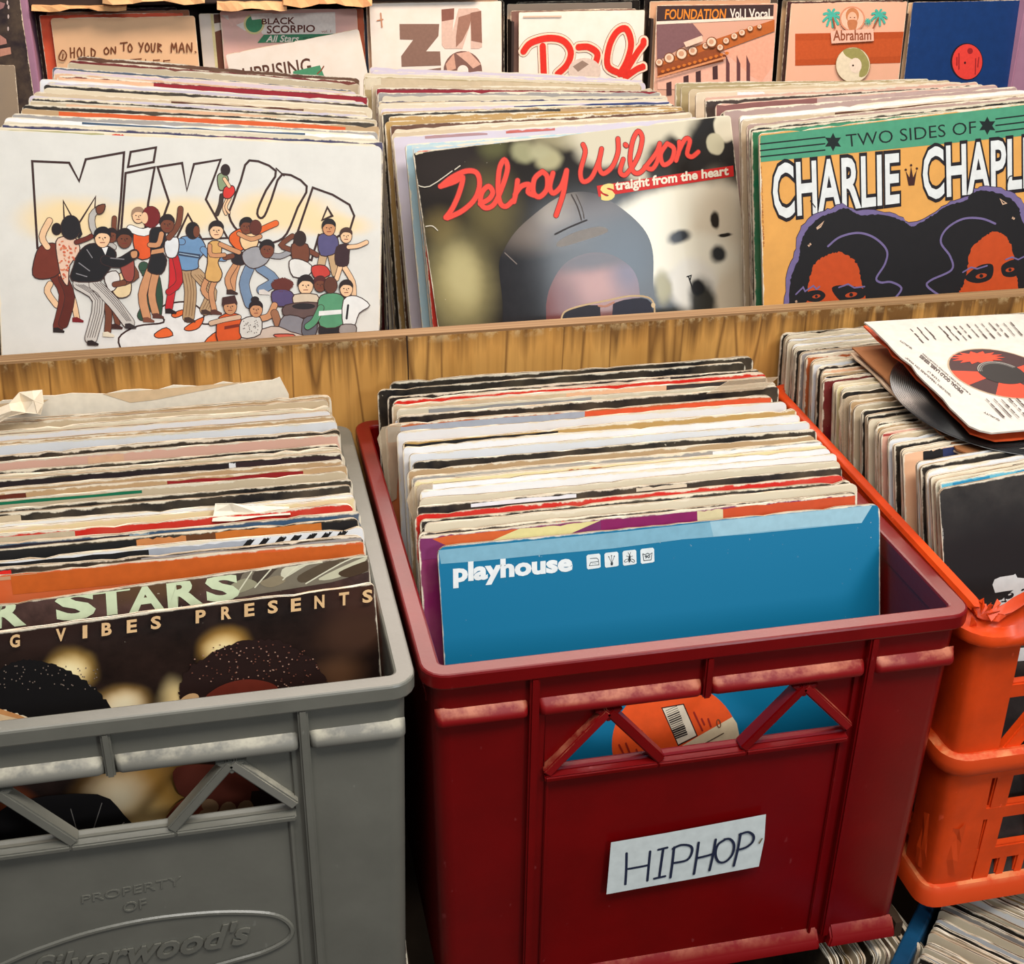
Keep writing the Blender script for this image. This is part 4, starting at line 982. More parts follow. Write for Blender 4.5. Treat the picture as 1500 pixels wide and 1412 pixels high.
# left group
K0 = A.k
limb([(190, 610), (180, 640), (215, 690)], 22, CR); limb([(262, 620), (280, 680), (292, 740)], 20, CR); shoe(288, 745, (120, 26, 30))
limb([(205, 575), (245, 650), (222, 770)], 40, (104, 42, 30)); limb([(240, 590), (265, 660), (240, 760)], 36, (92, 36, 26)); shoe(215, 784)
blobp([(135, 500), (160, 462), (215, 458), (240, 500), (225, 570), (165, 592), (124, 575)], (110, 46, 32)); limb([(180, 470), (160, 430), (188, 370)], 22, CR); head(215, 402, 17, BR, (34, 26, 26), back=True)
blobp([(212, 450), (245, 430), (290, 440), (302, 490), (265, 540), (258, 615), (235, 590), (222, 540)], (222, 186, 160))
for i in range(46):
    a, b = random.uniform(225, 290), random.uniform(445, 590)
    if b < 520 or a < 262: A.poly(ell(a, b, random.uniform(3, 7), random.uniform(2, 5), 8, random.uniform(0, 3)), random.choice(((196, 96, 66), (206, 120, 84))))
limb([(290, 452), (330, 438), (348, 428)], 16, (104, 42, 30)); head(268, 396, 36, BR, (32, 28, 30), back=True); A.stroke([(300, 392), (308, 420), (300, 432)], 10, (32, 28, 30))
# raised arm in grey print and her partner
limb([(430, 470), (360, 415), (350, 350), (385, 322)], 22, (178, 172, 164)); blobp([(365, 318), (398, 308), (392, 338), (370, 345)], BR)
limb([(436, 440), (432, 400), (434, 360)], 16, BR); head(422, 428, 20, BR, (40, 28, 28))
limb([(398, 640), (412, 720), (408, 790)], 24, BR); shoe(404, 800, (220, 206, 180)); limb([(430, 690), (446, 760)], 18, BR); shoe(436, 770, (60, 30, 26))
blobp([(430, 590), (470, 565), (496, 600), (492, 650), (450, 662), (424, 630)], (222, 196, 150)); blobp([(395, 580), (440, 560), (455, 600), (420, 640)], (212, 206, 198))
limb([(500, 545), (515, 580), (470, 605)], 22, BR); limb([(470, 605), (435, 612)], 20, BR); blobp([(455, 520), (500, 500), (510, 560), (500, 600), (470, 590)], (150, 70, 60)); head(472, 440, 27, BR, (34, 26, 26))
# man in the black jacket
PIN = (196, 188, 178)
limb([(300, 610), (375, 670), (345, 815)], 46, PIN); limb([(360, 612), (430, 680), (488, 756)], 46, PIN)
for d in (-12, -3, 6, 15): A.stroke([(300+d, 612), (374+d, 672), (344+d, 812)], 2.5, (84, 72, 70), smooth=3); A.stroke([(364+d, 606), (432+d, 674), (488+d*.6, 750)], 2.5, (84, 72, 70), smooth=3)
shoe(345, 832); shoe(488, 768, (50, 40, 40))
blobp([(300, 490), (340, 458), (400, 462), (440, 490), (430, 530), (400, 575), (370, 600), (272, 596), (280, 540)], (26, 24, 26)); limb([(400, 520), (450, 530), (510, 496)], 36, (26, 24, 26)); blobp([(495, 488), (520, 484), (520, 508), (500, 512)], LB)
for s in ([(300, 530), (340, 560)], [(330, 480), (350, 510)], [(420, 512), (470, 516)], [(290, 570), (330, 582)]): A.stroke(s, 4, (128, 124, 126))
A.poly([(385, 470), (410, 470), (400, 500)], WH); head(389, 436, 28, CR, (30, 26, 28))
# couple in the middle
A.k = K0
limb([(545, 545), (580, 630), (540, 730)], 40, (50, 76, 56)); limb([(590, 590), (600, 660), (596, 720)], 34, (46, 70, 52))
for i in range(9): A.stroke([(534+i*4, 560+i*18), (570+i*3, 556+i*18)], 2, (22, 36, 30))
blobp([(505, 420), (560, 400), (585, 450), (575, 505), (522, 512)], (214, 84, 36)); limb([(495, 400), (545, 415), (600, 392)], 28, WH); head(524, 352, 22, CR, (150, 120, 96))
limb([(570, 560), (540, 650), (556, 735)], 32, LB); limb([(590, 570), (575, 650), (590, 720)], 28, LB); shoe(556, 745, (120, 70, 50)); shoe(592, 730, (90, 50, 40))
blobp([(575, 400), (620, 400), (628, 450), (612, 480), (632, 520), (612, 572), (560, 560), (572, 500), (566, 440)], (30, 28, 30)); limb([(612, 420), (600, 460), (568, 462)], 18, LB); A.poly([(575, 482), (620, 474), (622, 490), (572, 498)], LB)
A.poly(ell(572, 356, 36, 42, 18), OL); A.poly(fuzz(ell(572, 356, 34, 40, 18), 3, 5), (112, 30, 30)); A.poly(ell(548, 360, 13, 22, 14), CR)
limb([(655, 510), (655, 600), (640, 700)], 28, (190, 36, 40)); limb([(665, 510), (680, 600), (640, 640)], 24, (178, 32, 36)); shoe(640, 712, (40, 24, 24))
blobp([(625, 450), (670, 432), (678, 470), (665, 508), (632, 505)], (214, 214, 212)); limb([(640, 435), (675, 385), (684, 325)], 20, BR); head(634, 384, 25, BR, (40, 28, 28))
# man seen from behind in the blue sweater
A.k = K0+4
limb([(710, 560), (722, 640), (714, 735)], 46, (172, 138, 100)); limb([(745, 570), (800, 640), (778, 708)], 44, (178, 144, 106)); shoe(712, 745, (70, 48, 38)); shoe(776, 716, (70, 48, 38))
for d in (-10, 2, 12): A.stroke([(710+d, 570), (722+d, 640), (714+d, 730)], 2.5, (120, 88, 58), smooth=3); A.stroke([(748+d, 575), (800+d*.8, 640), (778+d, 704)], 2.5, (120, 88, 58), smooth=3)
blobp([(680, 440), (715, 428), (760, 436), (780, 480), (752, 520), (748, 552), (685, 556), (672, 500)], (104, 138, 172)); limb([(690, 450), (650, 450), (632, 470)], 24, (104, 138, 172)); limb([(770, 480), (800, 505), (850, 512)], 24, (110, 144, 178)); limb([(852, 510), (880, 504)], 18, BR)
A.poly([(674, 486), (760, 498), (756, 514), (676, 502)], (52, 62, 82)); A.stroke([(680, 494), (752, 506)], 3, (160, 180, 196)); head(730, 408, 25, BR, (34, 28, 28), back=True); A.poly(ell(744, 412, 12, 22, 12), BR)
# woman in yellow
limb([(790, 580), (770, 630), (790, 660)], 20, LB); limb([(818, 590), (800, 640), (812, 710)], 20, LB); shoe(812, 716, (90, 50, 40))
blobp([(790, 455), (835, 450), (838, 500), (826, 530), (842, 570), (826, 602), (778, 590), (786, 530)], (206, 158, 92)); limb([(835, 460), (880, 480), (905, 490)], 17, LB); limb([(795, 465), (800, 500), (850, 500)], 15, LB); head(820, 408, 25, CR, (40, 30, 30))
# group at the right
A.k = K0+8
limb([(905, 520), (885, 580), (880, 632)], 24, LB); limb([(890, 540), (862, 590), (872, 630)], 20, LB); shoe(872, 640, (60, 40, 34)); blobp([(880, 500), (926, 490), (924, 535), (884, 532)], (40, 32, 34))
blobp([(875, 420), (920, 400), (935, 450), (910, 486), (870, 450)], (214, 92, 36)); limb([(960, 420), (1000, 400), (1045, 380)], 22, (218, 98, 40)); blobp([(910, 430), (970, 420), (975, 465), (925, 480)], (226, 190, 142)); limb([(905, 420), (950, 440), (985, 430)], 16, LB)
head(934, 392, 23, BR, (34, 26, 26)); A.poly(ell(968, 396, 24, 30, 16), OL); A.poly(fuzz(ell(968, 396, 22, 28, 16), 2, 6), (92, 44, 34))
JE = (112, 132, 156)
limb([(945, 550), (925, 610), (945, 685)], 38, JE); limb([(985, 550), (1040, 595), (990, 632)], 36, JE); blobp([(920, 490), (970, 468), (1020, 490), (1010, 530), (960, 552), (925, 530)], (150, 148, 150)); limb([(1020, 500), (1060, 505), (1095, 490)], 20, (150, 148, 150)); head(1012, 480, 25, BR, (36, 28, 28)); shoe(995, 640, (210, 200, 190))
limb([(1100, 480), (1066, 462), (1108, 428)], 18, BR); limb([(1165, 480), (1200, 500)], 18, BR); blobp([(1105, 460), (1165, 460), (1170, 520), (1145, 540), (1112, 530)], BR); blobp([(1095, 525), (1130, 515), (1180, 540), (1168, 578), (1110, 582)], (216, 212, 204)); head(1136, 438, 22, BR, (50, 34, 30), back=True)
limb([(1225, 500), (1215, 560), (1240, 600)], 30, (190, 158, 120)); limb([(1255, 500), (1270, 570)], 28, (186, 152, 112)); blobp([(1205, 430), (1250, 418), (1280, 440), (1275, 490), (1215, 502)], (84, 78, 116)); head(1246, 398, 23, LB, (34, 28, 28)); blobp([(1180, 545), (1230, 540), (1250, 575), (1195, 590)], (190, 60, 50))
limb([(1300, 540), (1335, 600), (1340, 650)], 20, CR); limb([(1290, 540), (1275, 590)], 18, CR); blobp([(1275, 470), (1320, 460), (1322, 500), (1315, 540), (1272, 535)], (56, 34, 38)); limb([(1320, 470), (1355, 466), (1388, 452)], 16, CR); head(1311, 428, 21, CR, (70, 46, 38))
blobp([(1030, 640), (1080, 630), (1112, 650), (1105, 690), (1040, 690)], (84, 70, 108)); limb([(1040, 690), (1020, 730), (990, 740)], 24, LB); limb([(1040, 720), (1060, 780)], 30, (150, 100, 70)); A.poly(fuzz(ell(1070, 612, 42, 26, 16), 3, 7), (98, 44, 36))
head(1212, 612, 22, BR, (80, 34, 32)); head(1158, 616, 27, CR, (38, 28, 28)); blobp([(1115, 650), (1200, 650), (1196, 690), (1120, 690)], (206, 186, 160))
blobp([(1080, 690), (1200, 680), (1205, 730), (1086, 736)], (96, 74, 70)); A.poly(ell(1150, 694, 44, 12, 16), (40, 34, 36)); blobp([(1076, 730), (1150, 742), (1146, 806), (1060, 790)], (128, 124, 128)); blobp([(1150, 742), (1196, 734), (1196, 800), (1146, 808)], (96, 94, 100))
blobp([(1028, 770), (1100, 790), (1140, 810), (900, 826)], (196, 176, 160)); blobp([(1040, 800), (1110, 800), (1110, 815), (1050, 812)], (206, 90, 70))
blobp([(830, 735), (905, 725), (915, 800), (900, 822), (826, 830)], (206, 82, 32)); limb([(800, 758), (850, 745), (905, 735)], 18, (206, 170, 140)); A.poly([(850, 770), (905, 760), (905, 772), (850, 782)], (120, 40, 24)); head(872, 695, 24, LB, (60, 40, 36)); A.poly([(842, 660), (890, 652), (900, 682), (840, 690)], (66, 38, 34))
blobp([(915, 745), (985, 735), (985, 800), (915, 812)], (206, 200, 190)); head(970, 706, 23, LB, (40, 28, 28)); A.poly(ell(966, 668, 16, 12, 12), (40, 28, 28))
for i in range(30): A.stroke([(random.uniform(918, 980), random.uniform(745, 800))]*2, 4, (84, 70, 64))
blobp([(1215, 760), (1290, 755), (1288, 806), (1215, 806)], (34, 30, 32)); blobp([(1205, 670), (1240, 645), (1290, 650), (1310, 690), (1295, 765), (1212, 768)], (84, 142, 104)); limb([(1215, 700), (1190, 750), (1165, 770)], 26, (84, 142, 104)); A.poly([(1208, 712), (1300, 706), (1298, 722), (1206, 730)], WH); head(1252, 614, 24, LB, (92, 52, 38), back=True)
blobp([(1300, 670), (1350, 655), (1400, 690), (1360, 720), (1340, 770), (1300, 770)], WH); blobp([(1290, 765), (1345, 765), (1342, 800), (1288, 800)], (150, 140, 134)); A.stroke([(1318, 690), (1312, 740)], 9, (40, 34, 36)); head(1311, 628, 23, CR, (44, 32, 30))
A.done(mix)
leftrows = [(203.5, 'cream', dict(seg=[(.0, .28, (160, 156, 110), .004), (.30, .33, (196, 60, 40), .005), (.78, .82, (196, 60, 40), .005)])), (200, 'navy', dict(seg=[(.55, .7, (110, 60, 90))])), (195.6, 'cream', {}), (190, 'white', dict(seg=[(.2, .8, 'slate', .003)])), (185, 'grey', {}), (178, 'tan', dict(seg=[(.1, .9, 'orange', .008)])), (173, 'black', {}), (167.5, 'beige', dict(seg=[(.1, .7, 'peach')])), (163, 'black', {}),
    (159.6, 'lilac', {}), (154.5, 'beige', dict(seg=[(.4, .8, 'brown', .004)])), (149.4, 'cream', {}), (145, 'black', dict(seg=[(.55, .9, (96, 78, 70))])), (140.6, 'lilac', {}), (137, 'white', dict(dx=-.01)), (132.5, 'maroon', dict(cn='crimson', seg=[(0, .3, 'peach'), (.3, 1., (142, 18, 34))])), (129, 'peach', {}), (123, 'lilac', dict(dx=-.008)), (120, 'slate', dict(seg=[(.45, 1., 'beige')], dx=-.012)), (114, 'beige', {}), (110.5, 'maroon', {}), (105.5, 'brown', {})]
run_stack(leftrows, keyed_pose(400, [(207, MIX), (105, (-.2377, .9087, .2013, .20, .1017, -.0007))]), 'the white sleeve of dancers in the left bin', 'records in the left bin of the bench', fills=.2, fillcols=('cream', 'lilac', 'tan', 'beige', 'peach', 'black'))

# --- middle bin: the leaning photographic cover
random.seed(41)
dcv = Cover(DEL[:3], *DEL[3:]); TD = zoomT(550, 150, 1500/580)
C1, C2, C3 = (206, 196, 170), (222, 214, 192), (98, 92, 58)
dm = cover_mat('photographic_card', (30, 24, 19), [(300, 250, 160, 100, (44, 36, 32), .8), (440, 400, 90, 130, (96, 86, 52), .8), (250, 470, 60, 60, (96, 82, 48), .7), (320, 690, 110, 160, (150, 138, 92), .7), (330, 660, 60, 100, (178, 166, 118), .7), (450, 170, 50, 40, (86, 84, 52), .7), (560, 185, 45, 40, (150, 146, 110), .4), (655, 215, 48, 42, (168, 160, 122), .4), (620, 185, 40, 30, (170, 164, 128), .5),
    (760, 120, 170, 50, (150, 140, 108), .5), (970, 100, 240, 90, C1, .25), (900, 180, 130, 60, C1, .3), (1000, 230, 60, 70, C1, .4), (1080, 240, 60, 80, (40, 36, 30), .4), (1150, 170, 60, 60, (40, 36, 32), .4), (1180, 90, 60, 60, C1, .25), (1290, 180, 110, 150, (34, 32, 30), .25), (1325, 92, 42, 60, C1, .12), (1288, 160, 34, 40, (186, 178, 148), .12),
    (1180, 440, 290, 130, C2, .2), (1330, 640, 130, 340, (208, 194, 168), .25), (1180, 600, 190, 100, C2, .3), (1130, 760, 120, 100, (40, 40, 36), .35), (1200, 690, 90, 100, (214, 208, 194), .25), (1150, 510, 44, 26, (44, 46, 50), .4), (1300, 575, 30, 34, (46, 46, 46), .4), (1285, 445, 18, 34, (40, 34, 28), .3), (1325, 500, 28, 9, (40, 34, 28), .3), (1240, 760, 50, 90, (52, 50, 44), .4), (1225, 700, 26, 30, (30, 30, 30), .3), (1090, 700, 30, 60, (150, 140, 96), .5)], .62, .21, dcv, TD, .06, .5)
delr = put_sleeve(dcv, (40, 34, 28), 'tilted photographic sleeve with red script lettering above a man in a leather cap', None, mat=dm, seed=76)
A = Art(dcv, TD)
hatm = cover_mat('cap_print', (30, 28, 30), [(620, 480, 140, 70, (112, 100, 90), .8), (700, 400, 90, 60, (142, 130, 116), .6), (800, 500, 130, 50, (58, 56, 58), .7), (850, 400, 120, 60, (74, 62, 58), .8), (930, 520, 130, 80, (34, 40, 48), .8), (960, 600, 100, 90, (28, 44, 58), .9)], .62, .21, dcv, TD, .15, 0, .003)
skin = cover_mat('face_print', (92, 46, 42), [(840, 690, 120, 90, (160, 108, 98), .9), (700, 760, 70, 80, (104, 44, 40), .8), (960, 640, 60, 80, (88, 70, 90), .9), (850, 590, 200, 40, (60, 42, 46), .7)], .62, .21, dcv, TD, .08, 0, .003)  # paler middle of the face: glare put into the print colour
A.poly([(640, 960), (642, 760), (665, 670), (715, 600), (790, 566), (870, 562), (940, 592), (990, 650), (1006, 740), (1000, 960)], skin, smooth=4)
A.poly([(496, 960), (482, 760), (468, 620), (486, 560), (530, 490), (600, 425), (680, 366), (750, 340), (830, 345), (910, 386), (985, 445), (1032, 505), (1052, 580), (1052, 690), (1056, 780), (1030, 960), (1004, 960), (1002, 740), (985, 650), (935, 598), (868, 570), (790, 574), (718, 610), (670, 680), (646, 770), (640, 960)], hatm, smooth=4)
A.stroke([(742, 350), (765, 395), (780, 445)], 6, (58, 48, 44), smooth=3); A.stroke([(760, 350), (782, 400), (790, 440)], 4, (66, 56, 50), smooth=3); A.stroke([(680, 500), (730, 475), (800, 446)], 7, (40, 34, 34), smooth=3); A.stroke([(490, 570), (535, 612)], 4, (120, 108, 100))
A.poly([(690, 528), (760, 490), (850, 470), (880, 490), (800, 520), (700, 548)], (128, 122, 116), smooth=3)  # highlight on the cap, painted as a pale patch of the print
A.poly([(702, 960), (706, 820), (722, 790), (770, 774), (840, 768), (852, 800), (846, 960)], (34, 32, 40), smooth=2); A.poly([(902, 960), (898, 790), (910, 758), (980, 742), (1030, 746), (1050, 790), (1044, 960)], (36, 36, 48), smooth=2)
A.stroke([(700, 850), (708, 806), (730, 786), (790, 768), (880, 750), (960, 734), (1030, 738), (1056, 770), (1054, 850)], 7, (188, 160, 120), smooth=4); A.stroke([(846, 770), (872, 772), (902, 758)], 9, (172, 120, 100), smooth=3); A.poly(ell(1052, 768, 8, 10, 10), (206, 180, 140))
A.stroke([(1180, 660), (1196, 655), (1192, 672)], 5, (26, 24, 24)); A.stroke([(1186, 660), (1208, 726)], 5, (26, 24, 24))
A.poly([(838, 316), (1355, 239), (1357, 280), (845, 358)], (196, 30, 26))
SR = (222, 62, 44); SD = (120, 24, 20)
def script(strokes, w=19):
    for p in strokes: A.stroke(p, w+5, SD, smooth=5)
    for p in strokes: A.stroke(p, w, SR, smooth=5)
script([[(246, 318), (300, 300), (330, 284), (318, 340), (292, 400), (266, 436)], [(250, 316), (290, 284), (345, 260), (384, 268), (394, 312), (376, 366), (330, 410), (272, 438)], [(396, 384), (430, 366), (444, 340), (428, 318), (404, 340), (398, 380), (418, 400), (450, 384), (480, 320), (500, 250), (488, 218), (470, 250), (464, 320), (472, 380), (494, 394), (520, 372)],
        [(538, 296), (532, 340), (524, 376)], [(528, 350), (552, 318), (582, 312), (578, 340), (600, 352)], [(632, 262), (602, 290), (598, 340), (620, 358), (648, 330), (650, 282), (632, 262)], [(672, 268), (660, 320), (674, 344), (704, 316), (724, 258)], [(724, 258), (712, 340), (684, 428)]])
script([[(786, 160), (794, 190), (776, 262), (786, 300), (818, 284), (846, 220), (856, 176)], [(856, 176), (846, 240), (862, 270), (896, 244), (918, 190), (918, 138)], [(938, 216), (926, 262), (944, 276), (968, 250)], [(946, 160), (950, 164)], [(966, 256), (996, 200), (1010, 136), (994, 110), (974, 146), (964, 216), (976, 262), (1002, 266), (1032, 232), (1064, 190), (1076, 156)], [(1076, 156), (1070, 214), (1048, 252), (1020, 244)],
        [(1104, 156), (1080, 196), (1090, 236), (1120, 220), (1130, 176), (1104, 156)], [(1150, 150), (1150, 180), (1138, 220)], [(1146, 190), (1172, 140), (1190, 146), (1180, 194), (1198, 206), (1222, 188)]], 17)
A.text('traight from the heart', [(906, 296), (1336, 240), (1338, 286), (909, 346)], (226, 214, 190), .035)
A.text('S', [(850, 312), (904, 304), (908, 368), (854, 376)], (222, 200, 120), .06)
for s in ([(160, 315), (205, 318), (290, 260)], [(190, 470), (215, 468), (235, 485)], [(300, 255), (320, 240)]): A.stroke(s, 4, (196, 186, 166), smooth=3)
A.stroke([(154, 196), (164, 190), (176, 188)], 8, (206, 192, 160)); 
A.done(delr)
midrows = [(214, 'red', dict(dx=.002)), (209, 'paleblue', {}), (204, 'paleblue', dict(cn='pale grey-blue', seg=[(.02, .98, (186, 200, 198))])), (192.6, 'lilac', dict(seg=[(.1, .3, (170, 130, 130), .004), (.36, .52, (192, 96, 86), .004)])), (186, 'beige', {}), (182.4, 'cream', dict(cn='manila cream')), (177, 'brown', {}), (172, 'ochre', dict(seg=[(.40, .42, 'cream'), (.47, .5, 'cream'), (.66, .7, 'cream')])), (166, 'ochre', {}), (162, 'black', dict(seg=[(.6, 1., 'tan')])), (159, 'tan', {}),
    (155, 'lilac', dict(seg=[(.45, 1., (44, 58, 104))], cn='lilac and navy')), (149.4, 'cream', {}), (146, 'navy', dict(seg=[(0, .35, 'beige')])), (140, 'cream', {}), (135.5, 'grey', {}), (130, 'maroon', dict(cn='crimson', seg=[(0, 1., (142, 16, 36))])), (126, 'beige', dict(dx=-.004)), (116, 'khaki', dict(seg=[(0, .06, 'cream'), (.06, 1., 'beige')], dx=-.010)), (112, 'cream', dict(dx=-.008)), (109, 'lilac', {}), (105, 'lilac', dict(cn='pinkish lilac'))]
M2 = (.0812, .7051, .1616, .30, -.0221, .0)
run_stack(midrows, keyed_pose(700, [(214, (.0880, .626, .1640, .32, -.030, 0)), (184, M2), (105, (.0822, .8555, .1907, .20, .0595, 0))]), 'the leather-cap sleeve in the middle bin', 'records in the middle bin of the bench', fills=.2, fillcols=('cream', 'lilac', 'tan', 'beige', 'khaki', 'brown'))

# --- right bin: the green and gold cover
random.seed(51)
ccv = Cover(CHA[:3], *CHA[3:]); TC = zoomT(1050, 140, 1500/450)
cm = cover_mat('green_gold_card', (216, 156, 78), [], .48, .1, ccv, TC, .03, .8)
char = put_sleeve(ccv, (216, 156, 78), 'golden record sleeve with green heading band and two big black-haired heads', None, mat=cm, seed=77)
A = Art(ccv, TC)
GR, GK = (74, 146, 112), (20, 30, 28)
A.poly([(196, 212), (215, 196), (1700, 20), (1700, 172), (1500, 196), (204, 326)], GR)
for (x0, y0, x1, y1) in ((203, 238, 527, 203), (203, 270, 527, 235), (203, 300, 527, 266), (1362, 114, 1690, 74), (1362, 146, 1690, 106), (1362, 177, 1690, 138)): A.stroke([(x0, y0), (x1, y1)], 7, GK)
for (x, y) in ((567, 227), (1320, 147)):
    A.poly([(x+(45 if i % 2 == 0 else 24)*math.sin(math.pi*i/6), y-(45 if i % 2 == 0 else 24)*math.cos(math.pi*i/6)) for i in range(12)], GK)
A.text('TWO SIDES OF', [(628, 190), (1264, 124), (1266, 184), (634, 252)], GK, -.005)
BKo = (28, 22, 26)
A.text('CHARLIE', [(268, 332), (890, 277), (892, 528), (278, 606)], (216, 218, 214), .022, outline=(BKo, .05))
A.text('CHAPLIN', [(1002, 254), (1640, 186), (1640, 440), (1008, 512)], (216, 218, 214), .022, outline=(BKo, .05))
A.poly([(936, 440), (922, 368), (940, 400), (948, 345), (958, 400), (976, 362), (964, 438)], (60, 28, 24))
for q in ((922, 362), (948, 340), (976, 356)): A.poly(ell(*q, 6, 6, 10), (60, 28, 24))
afro = [(345, 1100), (344, 1000), (352, 880), (392, 780), (402, 705), (440, 635), (500, 582), (560, 562), (620, 540), (690, 572), (800, 572), (900, 602), (962, 628), (1050, 582), (1130, 532), (1220, 502), (1262, 462), (1330, 456), (1420, 482), (1480, 535), (1500, 605), (1560, 700), (1600, 820), (1640, 960), (1650, 1100)]
PU = (112, 98, 140); BH = (26, 24, 25)
r2 = random.Random(3); big = []
for i, p in enumerate(smooth_pts(afro, 4)): big.append((p[0]+(-14 if p[0] < 960 else 14)*(.6 if 500 < p[0] < 1400 else 1)+r2.uniform(-5, 5), p[1]-14+r2.uniform(-5, 5)))
LBK = A.mb; A.mb = A.lt                        # the heads overlap the lettering
A.poly(big, (44, 30, 44)); A.poly([(p[0]*.999+2, p[1]+3) for p in big], PU); A.poly(fuzz([(p[0]+(9 if p[0] < 960 else -9), p[1]+9) for p in afro], 3, 8)[:], BH)
FO = (190, 72, 26)
A.poly(fuzz([(436, 1100), (440, 1000), (450, 905), (480, 820), (535, 780), (600, 764), (652, 790), (690, 832), (705, 920), (726, 985), (726, 1100)], 4, 9), FO)
A.poly(fuzz([(1176, 1100), (1180, 965), (1204, 925), (1222, 840), (1240, 752), (1300, 692), (1360, 664), (1412, 690), (1442, 752), (1456, 850), (1470, 925), (1470, 1100)], 4, 10), FO)
for e in ([(560, 940), (620, 925), (720, 945), (715, 985), (650, 1000), (600, 1000)], [(440, 960), (500, 950), (530, 975), (500, 1005), (440, 1000)], [(1215, 880), (1280, 830), (1345, 825), (1340, 890), (1280, 915), (1225, 905)], [(1390, 830), (1450, 800), (1478, 830), (1460, 880), (1400, 880)]): A.poly(e, BH, smooth=4)
for e in ((655, 972, 30, 12), (485, 980, 20, 9), (1290, 880, 28, 12), (1430, 850, 22, 10)): A.poly(ell(*e, 14, -.2), (176, 66, 28)); A.poly(ell(e[0], e[1], e[3]*.8, e[3]*.8, 10), BH)
for s in ([(385, 970), (420, 935), (430, 955), (470, 928), (485, 945), (500, 932)], [(595, 936), (640, 920), (670, 938), (720, 932)], [(1200, 862), (1240, 838), (1270, 845), (1318, 830)], [(1410, 800), (1440, 788), (1470, 800), (1500, 785)]): A.stroke(s, 8, PU)
for s in ([(542, 735), (600, 690), (690, 670), (770, 695), (828, 755), (820, 820), (778, 890), (800, 912), (850, 910), (900, 940), (868, 990)], [(1358, 625), (1290, 600), (1200, 602), (1120, 650), (1092, 715), (1138, 785), (1145, 850), (1045, 900), (1026, 930), (1090, 978)]): A.stroke(s, 11, PU, smooth=6)
for s in ([(488, 645), (520, 615), (505, 640), (490, 650)], [(445, 735), (458, 722)], [(1382, 505), (1412, 525), (1395, 530)], [(1440, 595), (1452, 602)], [(385, 1000), (388, 1010)]): A.stroke(s, 7, (206, 170, 140), closed=True)
A.stroke([(456, 512), (480, 545)], 4, BKo); A.stroke([(1412, 450), (1424, 400), (1438, 392)], 6, BKo, smooth=3)
A.mb = LBK
A.text('TWO SIDES OF CHARLIE CHAPLIN', [(205, 340), (214, 340), (228, 735), (220, 735)], (180, 92, 44)) if False else None
vs, fs = text_mesh('TWO SIDES OF CHARLIE CHAPLIN'); y = A.y()
q = [A._c(A.L((lerp(218, 206, b)+14*a, lerp(345, 735, a)))) for a, b in vs]; A.lt.add([(p[0], y, p[1]) for p in q], fs, ink((150, 72, 36)))
A.done(char)
rightrows = [(177, 'green', dict(cn='deep green', seg=[(.03, .98, (60, 138, 104))])), (173.5, 'black', {}), (170.5, 'cream', dict(seg=[(.1, .5, 'rust', .004)])), (166.7, 'mauve', {}), (160.7, 'beige', dict(seg=[(.3, .9, 'brown', .003)])), (155.5, 'white', {}), (148, 'mauve', dict(cn='greyish mauve')), (139, 'pink', dict(seg=[(0, .35, (140, 90, 84)), (.35, 1., (190, 160, 150))])), (134.7, 'dark', {}), (131, 'pink', {}), (126, 'cream', dict(seg=[(.15, .25, 'white')])), (122.5, 'beige', {}), (119.5, 'khaki', {}), (116.5, 'khaki', dict(cn='olive khaki'))]
run_stack(rightrows, keyed_pose(1240, [(181.5, (.3790, .4870, .1975, .152, -.065, .0024)), (160, (.395, .57, .194, .17, -.05, 0)), (116.5, (.4211, .8044, .1759, .2, 0, 0))]), 'the golden two-heads sleeve in the right bin', 'records in the right bin of the bench', fills=.4, fillcols=('cream', 'maroon', 'tan', 'beige', 'black', 'mauve'))

# ------------------------------------------------------------------ record rack on the far side of the aisle
RY = 2.64
PURP = plastic('purple_paint', (168, 128, 156), .5, .06); PALEW = plastic('peach_wood', (206, 158, 120), .6, .1); DK = plastic('dark_board', (46, 34, 30), .7, .1)
rack = tag(empty('record_rack', (.8, RY+.1, FZ)), 'wall rack with purple posts holding a row of face-out record sleeves', 'rack')
def rp(nm, x0, x1, y0, y1, z0, z1, m, bev=.003):
    mb = MB(); mb.box(x0, x1, y0, y1, z0, z1, m); return part(mb, nm, rack, bevel=bev)
xl0, xl1 = ony(20, 40, RY-.02).x, ony(46, 40, RY-.02).x; xr0 = ony(1490, 60, RY-.02).x
rp('post', xl0, xl1, RY-.03, RY+.16, FZ, .9, PURP); rp('post', xr0, xr0+.06, RY-.03, RY+.16, FZ, .9, PURP)
rp('back_board', xl1, xr0, RY+.15, RY+.165, FZ, .9, DK); rp('back_board', -1.3, xl0, RY+.15, RY+.165, FZ, .9, DK)
rp('shelf', -1.3, 2.4, RY-.03, RY+.15, -.325, -.309, PALEW); rp('shelf', -1.3, 2.4, RY-.0, RY+.15, .052, .066, DK)
rp('shelf_edge', xl1, ony(700, 5, RY).x, RY-.012, RY-.0, .034, .066, DK); rp('lower_panel', -1.3, 2.4, RY-.01, RY+.0, FZ, -.325, PALEW)
for x in (.63, .98, 1.29, 1.66): rp('divider', x, x+.006, RY+.0, RY+.15, -.309, -.02, DK, 0)
TR1 = zoomT(0, 0, 1500/560); TR2 = zoomT(530, 0, 1500/470); TR3 = zoomT(940, 0, 1500/560); TRb = zoomT(280, 0, 1500/280)
def racksleeve(u0, v, col, label, mat=None, seed=0, dy=0., lean=.06, u1=None, roll=0., grp=None):
    p = ony(u0, v, RY+dy); return_cv = Cover((p.x, p.y, p.z), lean, roll, 0)
    o = put_sleeve(return_cv, col, label, grp, mat=mat, seed=seed, rc=.005); return o, return_cv
RG = 'spare sleeves behind the face-out ones in the far rack'
